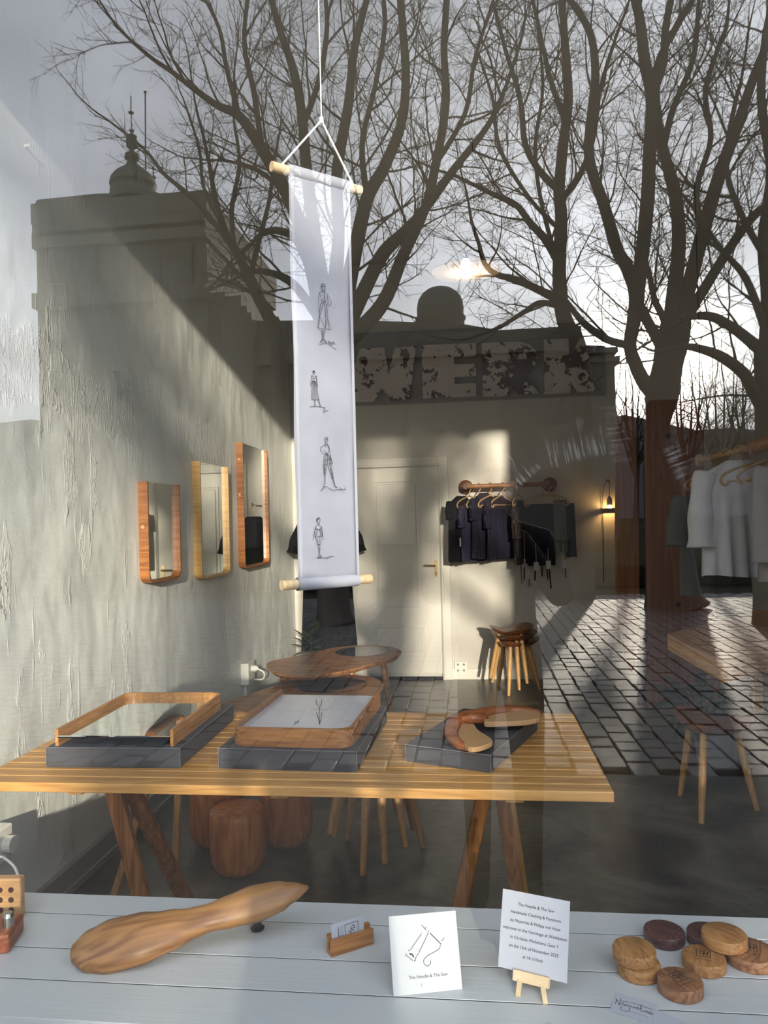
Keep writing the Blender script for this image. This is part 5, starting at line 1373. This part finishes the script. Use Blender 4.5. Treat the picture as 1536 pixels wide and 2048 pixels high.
def tree(label, D, limbs, sp=(.30, .185, .135), Ls=(1.65, .75, .30), scale=1.0, foot=None):
    base = street(*limbs[0][0][:2], D) if foot is None else foot
    t = thing('street_tree', label, 'tree', (base.x, base.y, 0), group='bare trees along the street')
    big = []; br = []; tw = []
    for li, limb in enumerate(limbs):
        dend = R_.uniform(-1.6, 1.6) * scale if li else 0
        n = len(limb)
        P = []; Rr = []
        for i, (x, y, r) in enumerate(limb):
            dd = dend * (i / (n - 1)) ** 1.5
            P.append(street(x, y, D + dd)); Rr.append(r / F * (D + dd))
        S = catmull(P, 5); RR = []
        for i in range(len(S)):
            f = i / (len(S) - 1) * (n - 1); k = min(int(f), n - 2); RR.append(Rr[k] + (Rr[k + 1] - Rr[k]) * (f - k))
        MBt = MB().tube(S, RR, 10)
        big.append(MBt)
        if li == 0: continue
        tip_d = (S[-1] - S[-2]).normalized()
        ext = walk(S[-1], tip_d, R_.uniform(1.2, 1.9) * scale, RR[-1], .006, .2 * scale, .14, .03, br)
        for q in range(2, len(ext)):
            p2 = ext[q]; pts2 = walk(p2, side_dir((ext[q] - ext[q - 1]).normalized(), R_.uniform(.5, 1.)), .8 * scale * R_.uniform(.5, 1.2), .007 * scale, .003, .15 * scale, .2, .03, tw)
            for u3 in pts2[1:]:
                walk(u3, side_dir(tip_d, R_.uniform(.5, 1.1)), .3 * scale * R_.uniform(.5, 1.2), .0036, .0022, .16, .2, 0, tw)
        # first order branches
        acc = 0; L0 = sum((b - a).length for a, b in zip(S, S[1:])); run = 0
        for i in range(len(S) - 1):
            a, b = S[i], S[i + 1]; d_ = (b - a); Lq = d_.length; tdir = d_.normalized(); run += Lq; acc += Lq
            while acc > sp[0] * scale:
                acc -= sp[0] * scale
                if run / L0 < .12: continue
                f = R_.random(); p = a + d_ * f; rr = RR[i]
                L1 = Ls[0] * scale * R_.uniform(.45, 1.25) * (.55 + .45 * (1 - run / L0) + .2)
                r1 = min(rr * .55, R_.uniform(.011, .024) * scale)
                pts = walk(p, side_dir(tdir, R_.uniform(.5, 1.15)), L1, r1, .0045 * scale, .16 * scale, .16, .06, br)
                acc2 = 0
                for q, (u, v) in enumerate(zip(pts, pts[1:])):
                    acc2 += (v - u).length
                    while acc2 > sp[1] * scale:
                        acc2 -= sp[1] * scale
                        p2 = u + (v - u) * R_.random(); L2 = Ls[1] * scale * R_.uniform(.4, 1.2)
                        pts2 = walk(p2, side_dir((v - u).normalized(), R_.uniform(.5, 1.1)), L2, .0065 * scale, .0032 * scale, .15 * scale, .2, .03, tw)
                        acc3 = 0
                        for (u3, v3) in zip(pts2, pts2[1:]):
                            acc3 += (v3 - u3).length
                            while acc3 > sp[2] * scale:
                                acc3 -= sp[2] * scale
                                p3 = u3 + (v3 - u3) * R_.random()
                                walk(p3, side_dir((v3 - u3).normalized(), R_.uniform(.5, 1.1)), Ls[2] * scale * R_.uniform(.4, 1.3), .0036 * scale, .0022 * scale, .16 * scale, .2, -.02, tw)
    tr0 = big[0]; tr0.build('trunk', M_['bark'], t, True, smooth=True)
    for m_ in big[1:]: m_.build('limb', M_['bark'], t, True, smooth=True)
    o1 = seg_mesh('branches', br, M_['twig'], t, 4); o2 = seg_mesh('twigs', tw, M_['twig'], t, 3)
    for o_ in (o1, o2):
        if o_: o_['kind'] = 'stuff'
    return t, len(br) + len(tw)
cnt = 0
t1, c = tree('bare street tree with a thick forked trunk in front of the low sun', 12.5, [
  [(1350, 1216, 64), (1344, 1180, 50), (1332, 1050, 41), (1319, 930, 31), (1315, 850, 22), (1321, 805, 30), (1325, 780, 31), (1334, 730, 28), (1345, 680, 30), (1352, 640, 27)],
  [(1318, 795, 20), (1290, 768, 15), (1268, 725, 13), (1259, 690, 12), (1266, 645, 13), (1272, 590, 15), (1255, 540, 13), (1233, 500, 12), (1208, 415, 11), (1178, 320, 10), (1183, 225, 9), (1190, 150, 8), (1178, 65, 7), (1130, -10, 6)],
  [(1272, 600, 14), (1283, 510, 13), (1294, 400, 13), (1298, 300, 12), (1303, 200, 12), (1288, 125, 11), (1278, 40, 9), (1262, -20, 8)],
  [(1298, 205, 9), (1325, 130, 8), (1330, 60, 7), (1345, -20, 6)],
  [(1259, 692, 8), (1215, 681, 7.5), (1172, 652, 7), (1150, 628, 6), (1128, 600, 5), (1100, 585, 3)],
  [(1330, 735, 14), (1320, 690, 12), (1300, 655, 10), (1281, 620, 10), (1268, 585, 9)],
  [(1345, 690, 18), (1343, 620, 14), (1356, 500, 13), (1350, 400, 12), (1325, 300, 10), (1310, 210, 9), (1318, 120, 7), (1380, 10, 6)],
  [(1352, 650, 18), (1372, 590, 14), (1402, 475, 13), (1438, 350, 12), (1478, 240, 10), (1508, 150, 8), (1545, 60, 6)],
  [(1360, 650, 12), (1400, 590, 10), (1450, 510, 9), (1500, 440, 8), (1550, 400, 7)],
  [(1325, 300, 7), (1345, 220, 6), (1385, 120, 5), (1395, 20, 4)],
  [(1402, 475, 6), (1392, 380, 6), (1420, 280, 5), (1410, 180, 5), (1450, 60, 4)],
  [(1335, 720, 9), (1330, 650, 8), (1308, 600, 6), (1296, 540, 5)]]); cnt += c
t2, c = tree('bare spreading street tree behind the hanging banner', 11.0, [
  [(672, 1246, 44), (668, 1200, 34), (665, 1000, 30), (664, 800, 32), (666, 690, 40), (668, 640, 44)],
  [(650, 660, 22), (632, 560, 18), (600, 450, 15), (575, 390, 14), (525, 300, 12), (480, 235, 10), (430, 210, 7), (350, 150, 5), (300, 115, 4), (240, 60, 3), (205, 10, 2)],
  [(655, 640, 20), (630, 470, 14), (613, 330, 12), (606, 240, 10), (590, 150, 9), (560, 60, 7), (540, -10, 6)],
  [(665, 620, 18), (678, 480, 13), (675, 350, 12), (698, 210, 10), (710, 100, 8), (738, -10, 6)],
  [(680, 660, 20), (712, 500, 15), (735, 400, 14), (770, 335, 12), (803, 250, 10), (812, 160, 9), (806, 60, 8), (800, -10, 7)],
  [(690, 665, 18), (735, 570, 15), (770, 505, 14), (830, 445, 11), (905, 345, 8), (975, 255, 6), (1010, 180, 4), (1040, 90, 3)],
  [(700, 680, 18), (765, 610, 15), (808, 510, 12), (850, 420, 10), (872, 330, 9), (892, 210, 8), (888, 100, 7), (895, -10, 6)],
  [(640, 600, 10), (600, 490, 9), (560, 464, 8), (525, 470, 6), (500, 495, 4)],
  [(640, 640, 10), (590, 572, 9), (545, 548, 7), (500, 545, 5), (470, 560, 3)],
  [(606, 260, 6), (640, 160, 6), (655, 60, 5), (650, -20, 4)],
  [(480, 235, 6), (455, 140, 5), (440, 60, 4), (400, -20, 3)],
  [(525, 300, 6), (510, 190, 6), (490, 90, 5), (500, -20, 4)],
  [(872, 330, 6), (930, 230, 5), (950, 120, 4), (985, 10, 3)],
  [(735, 400, 7), (725, 290, 6), (750, 180, 5), (770, 60, 5), (765, -20, 4)],
  [(575, 390, 6), (520, 345, 5), (460, 325, 3), (410, 322, 2)]]); cnt += c
t3, c = tree('bare upright street tree between the forked tree and the small dome', 14.0, [
  [(1163, 1195, 26), (1166, 1000, 20), (1165, 800, 18), (1160, 720, 18), (1140, 660, 18)],
  [(1148, 680, 18), (1132, 650, 16), (1122, 610, 14), (1118, 540, 13), (1122, 440, 12), (1118, 380, 11), (1126, 290, 10), (1136, 200, 9), (1130, 100, 8), (1122, -10, 6)],
  [(1114, 520, 9), (1090, 480, 8), (1060, 448, 7), (1032, 412, 6), (985, 390, 5), (955, 375, 4)],
  [(1118, 602, 9), (1075, 580, 8), (1030, 560, 7), (995, 551, 6), (970, 530, 5), (958, 490, 4)],
  [(1122, 615, 6), (1080, 607, 6), (1045, 627, 5), (1000, 655, 4), (960, 670, 3)],
  [(1120, 385, 8), (1080, 345, 7), (1050, 290, 6), (1040, 200, 5), (1010, 100, 4), (985, 0, 3)],
  [(1124, 400, 7), (1160, 350, 6), (1185, 280, 5), (1200, 180, 4), (1230, 80, 3)],
  [(1132, 250, 6), (1100, 160, 5), (1080, 70, 4), (1060, -20, 3)],
  [(1118, 460, 5), (1060, 400, 4), (1000, 300, 4), (985, 200, 3), (960, 120, 2)],
  [(1120, 540, 5), (1085, 420, 4), (1070, 300, 4), (1085, 180, 3), (1075, 60, 2)]]); cnt += c
t4, c = tree('slender bare tree leaning beside the tall museum block', 14.4, [
  [(566, 1180, 22), (565, 1000, 18), (562, 800, 17), (556, 680, 16), (545, 640, 15)],
  [(552, 660, 14), (515, 590, 12), (482, 520, 10), (452, 465, 8), (432, 400, 6), (420, 330, 4), (405, 260, 3)],
  [(482, 520, 7), (440, 460, 6), (390, 400, 5), (330, 350, 4), (290, 300, 3), (215, 240, 2)],
  [(470, 500, 6), (465, 420, 5), (480, 330, 4), (470, 250, 3)],
  [(500, 560, 6), (520, 480, 5), (540, 400, 4), (550, 320, 3)],
  [(452, 465, 5), (410, 380, 4), (400, 300, 3), (375, 220, 2)],
  [(515, 590, 5), (470, 570, 4), (440, 560, 3)]], sp=(.33, .20, .15), Ls=(1.2, .6, .25)); cnt += c
t5, c = tree('bare tree with drooping limbs at the right edge of the reflection', 10.5, [
  [(1545, 1255, 40), (1540, 1150, 30), (1538, 950, 27), (1534, 800, 24), (1528, 700, 20)],
  [(1530, 830, 14), (1500, 775, 12), (1481, 744, 11), (1437, 713, 10), (1390, 697, 8), (1362, 695, 5)],
  [(1530, 710, 13), (1500, 685, 11), (1468, 660, 10), (1425, 636, 9), (1388, 634, 7), (1370, 640, 4)],
  [(1530, 720, 16), (1535, 600, 14), (1525, 480, 11), (1540, 350, 9), (1520, 200, 8), (1530, 60, 6)],
  [(1528, 660, 8), (1490, 560, 7), (1440, 500, 5), (1400, 440, 4)],
  [(1530, 520, 7), (1480, 430, 6), (1450, 330, 5), (1470, 200, 4)]]); cnt += c
for (x, y, D, lab) in ((1272, 1100, 24, 'small bare shrub just left of the forked trunk'), (1375, 1100, 24, 'small bare shrub just right of the forked trunk'), (1440, 1100, 27, 'small bare shrub in front of the hills'), (1500, 1100, 26, 'small bare shrub at the right edge before the hills')):
    q = D
    limbs = [[(x, 1028 + 2250 / D, 5), (x, 1000, 5), (x + 2, 930, 5)]]
    for k in range(6):
        dx = (k - 2.5) * 17 + R_.uniform(-6, 6)
        limbs.append([(x, 960 - k * 5, 3.4), (x + dx * .5, 900, 2.8), (x + dx * .9, 850, 2), (x + dx * 1.1, 795 + R_.uniform(-15, 20), 1.2)])
    tt_, c = tree(lab, D, limbs, sp=(.27, .24, .25), Ls=(1.3, .7, .35), scale=1.2); cnt += c
print('tree segments', cnt)

# ------------------------------------------------------------------ museum across the park
DM = 46.0
base = street(640, 1028 + 2250 / DM, DM)
mus = thing('museum_building', 'dark domed museum building mirrored behind the bare trees', 'building', (base.x, base.y, 0))
def block(name, x0, x1, ytop, D0, depth, mat='museum', y0b=None):
    a = street(x0, ytop, D0); b = street(x1, ytop, D0); z = (a.z + b.z) / 2
    return MB().box(((a.x + b.x) / 2, a.y - depth / 2, z / 2), (abs(b.x - a.x), depth, z)).build(name, M_[mat], mus, True), a, b, z
def slab_(name, x0, x1, y0, y1, D0, depth, mat='museum', parent=None):
    a = street(x0, y0, D0); b = street(x1, y1, D0)
    return MB().box(((a.x + b.x) / 2, a.y - depth / 2 + .3, (a.z + b.z) / 2), (abs(b.x - a.x), depth, abs(a.z - b.z))).build(name, M_[mat], parent or mus, True)
bt, a, b, z = block('corner_block', 72, 412, 425, DM, 16)
for (y0, y1, ov) in ((412, 426, 5), (448, 454, 2), (470, 476, 3), (590, 598, 3)):
    slab_('cornice', 72 - ov, 412 + ov, y0, y1, DM - .4, 17)
rp = [street(x, y, DM) for x, y in ((68, 412), (75, 400), (190, 388), (310, 384), (408, 416), (412, 420))]
MB().prism(rp, (0, -16, 0)).build('roof', M_['slate'], mus, True)
for r in range(3):
    for k in range(5):
        slab_('window', 100 + k * 64, 132 + k * 64, 500 + r * 170, 570 + r * 170, DM - .12, .2, 'slate')
for (x0, x1, yt) in ((412, 450, 585), (450, 482, 592), (482, 494, 612), (494, 503, 625)):
    block('step_block', x0, x1, yt, DM + .5, 12)
wing, a, b, z = block('long_wing', 500, 1160, 690, DM + 2, 14)
MB().prism([street(x, y, DM + 2) for x, y in ((500, 692), (503, 642), (700, 640), (925, 648), (1085, 676), (1160, 692))], (0, -14, 0)).build('roof', M_['slate'], mus, True)
slab_('cornice', 498, 1162, 690, 700, DM + 1.6, 15)
for k in range(12):
    for r in range(2):
        slab_('window', 530 + k * 52, 552 + k * 52, 760 + r * 150, 840 + r * 150, DM + 1.9, .2, 'slate')
block('end_block', 1157, 1228, 702, DM + 1, 15)
slab_('cornice', 1155, 1234, 700, 706, DM + .6, 16); slab_('cornice', 1156, 1238, 718, 724, DM + .6, 16)
MB().prism([street(x, y, DM + 1) for x, y in ((1086, 678), (1112, 660), (1152, 662), (1158, 690), (1210, 692), (1212, 702), (1090, 702))], (0, -8, 0)).build('roof', M_['slate'], mus, True)
def px_lathe(name, cx, prof, D, mat, parent=None):
    c = street(cx, 600, D); out = []
    for hw, y in prof:
        p = street(cx + hw, y, D); out.append((max(0.0, p.x - street(cx, y, D).x), p.z))
    return MB().lathe(out, 28, (c.x, c.y, 0)).build(name, M_[mat], parent or mus, True, autos=35)
dm = px_lathe('dome', 880, [(48, 690), (48, 646), (51, 640), (51, 634), (47, 632), (47, 612), (44, 598), (36, 586), (24, 578), (10, 574), (0, 573)], DM + 3, 'copper')
d2 = px_lathe('dome', 272, [(44, 402), (43, 380), (40, 374), (44, 368), (42, 358), (36, 349), (27, 341), (17, 335), (14, 331), (5, 327), (0, 326)], DM + 1, 'copper')
px_lathe('lantern', 271, [(13, 334), (9, 322), (14, 316), (13, 308), (5, 304), (4, 298), (10, 293), (11, 280), (8, 275), (10, 272), (3, 268), (2, 264), (5, 261), (1, 258), (1, 228), (5, 226), (5, 224), (1, 222), (1, 192), (0, 190)], DM + 1, 'copper', d2)
px_lathe('finial', 313, [(6, 392), (2, 384), (2, 358), (5, 355), (1, 350), (1, 340), (4, 337), (1, 334), (0, 328)], DM + 4, 'copper')
fp = [street(291, y, DM + 2) for y in (400, 186)]
MB().tube([(fp[0].x, fp[0].y, fp[0].z - 2), fp[1]], .05, 8).lathe([(0, 0), (.11, .02), (.11, .08), (0, .12)], 10, fp[1]).build('flagpole', M_['copper'], None, label='tall bare flagpole beside the larger dome', cat='pole')

# wooded hills far away
hp = []
for i in range(41):
    x = -500 + i * 70; y = 852 + 14 * math.sin(i * .7) + 9 * math.sin(i * 1.9 + 1)
    hp.append(street(x, y, 420))
vs = []; fs = []
for i, p in enumerate(hp):
    vs += [Vector((p.x, p.y + 120, -1)), Vector((p.x, p.y + 60, p.z * .6)), p, Vector((p.x, p.y - 120, p.z * .7)), Vector((p.x, p.y - 200, -1))]
for i in range(40):
    for k in range(4): fs.append((i * 5 + k, i * 5 + k + 1, (i + 1) * 5 + k + 1, (i + 1) * 5 + k))
MB().add(vs, fs).build('hills', M_['hill'], None, kind='structure', smooth=True, label='pale wooded hills far beyond the street')

# ------------------------------------------------------------------ the person taking the picture, seen faintly in the pane
per = thing('person', 'person in a dark coat holding up a phone before the window', 'person', (.09, -.34, 0))
def skin_body(name, verts, edges, root, mat, parent, sub=2):
    me = bpy.data.meshes.new(name); me.from_pydata([v[:3] for v in verts], edges, [])
    o = bpy.data.objects.new(name, me); COL.objects.link(o); o.parent = parent
    me.materials.append(mat)
    sk = o.modifiers.new('skin', 'SKIN')
    if not me.skin_vertices: 
        bpy.context.view_layer.objects.active = o
    for i, v in enumerate(verts):
        d_ = me.skin_vertices[0].data[i]; d_.radius = (v[3], v[4] if len(v) > 4 else v[3]); d_.use_root = (i == root)
    sk.use_smooth_shade = True
    s_ = o.modifiers.new('sub', 'SUBSURF'); s_.levels = sub; s_.render_levels = sub
    return o
V = [(0, 0, .95, .15, .11), (0, 0, 1.12, .15, .11), (0, 0, 1.30, .17, .12), (0, .0, 1.42, .13, .09), (0, .01, 1.49, .055), (0, .02, 1.55, .05),
     (.17, 0, 1.40, .07), (.25, .06, 1.17, .052), (.06, .30, 1.45, .034), (-.17, 0, 1.40, .07), (-.26, .05, 1.18, .052), (-.15, .29, 1.42, .034),
     (.09, 0, .90, .095), (.10, .01, .50, .065), (.10, 0, .09, .045), (.11, .14, .035, .04), (-.09, 0, .90, .095), (-.10, .01, .50, .065), (-.10, 0, .09, .045), (-.11, .14, .035, .04)]
E_ = [(0, 1), (1, 2), (2, 3), (3, 4), (4, 5), (3, 6), (6, 7), (7, 8), (3, 9), (9, 10), (10, 11), (0, 12), (12, 13), (13, 14), (14, 15), (0, 16), (16, 17), (17, 18), (18, 19)]
M_['coat'] = cloth('dark_coat', (.018, .017, .019)); M_['skin'] = plain('skin', (.52, .33, .25), .55); M_['hair'] = plain('dark_hair', (.03, .02, .014), .6)
skin_body('body', V, E_, 0, M_['coat'], per)
hd = MB().lathe([(0, 0), (.045, .006), (.062, .04), (.074, .09), (.078, .13), (.07, .18), (.045, .215), (0, .228)], 24, (0, .03, 1.53))
head = hd.build('head', M_['skin'], per, smooth=True)
MB().lathe([(.083, .11), (.085, .15), (.076, .19), (.05, .225), (0, .24)], 24, (0, .02, 1.53)).box((0, -.035, 1.62), (.13, .06, .14), bev=.03).build('hair', M_['hair'], per, smooth=True)
MB().bar((0, .10, 1.655), (0, .128, 1.615), .022, .02, bev=.006).build('nose', M_['skin'], head)
for s in (-1, 1):
    MB().lathe([(0, 0), (.008, .002), (.011, .008), (.008, .014), (0, .016)], 10, (s * .03, .095, 1.637)).build('eye', M_['black'], head)
    MB().box((s * .080, .02, 1.625), (.014, .03, .055), bev=.006).build('ear', M_['skin'], head)
MB().box((0, .098, 1.585), (.045, .012, .010), bev=.004).build('mouth', M_['redwood'], head)
# phone just behind the lens, hands on both sides
ph = MB().box((.0, -.020, 1.46), (.074, .009, .155), bev=.004).build('phone', M_['black'], None, label='black phone held up in front of the window', cat='phone')
for s in (-1, 1):
    px_ = s * .043
    hv = MB().bar((px_ + s * .02 - .0, -.055, 1.405), (px_, -.035, 1.455), .07, .026, bev=.01)
    ho = hv.build('glove', M_['coat'], per, True, smooth=True)
    for k in range(4):
        z = 1.44 + k * .018 - (.004 if k == 3 else 0)
        MB().tube(catmull([(px_ + s * .014, -.045, z - .008), (px_ + s * .012, -.022, z), (px_ - s * .004, -.008 if s < 0 else -.01, z + .004)], 4), [.0085, .0085, .0085, .008, .008, .0075, .007, .0065, .006], 8).build('glove_finger', M_['coat'], ho, True, smooth=True)
    MB().tube(catmull([(px_ + s * .008, -.05, 1.42), (px_ - s * .002, -.042, 1.445), (px_ - s * .016, -.036, 1.47)], 4), [.0105, .0105, .010, .010, .0095, .009, .0085, .008, .007], 8).build('glove_thumb', M_['coat'], ho, True, smooth=True)
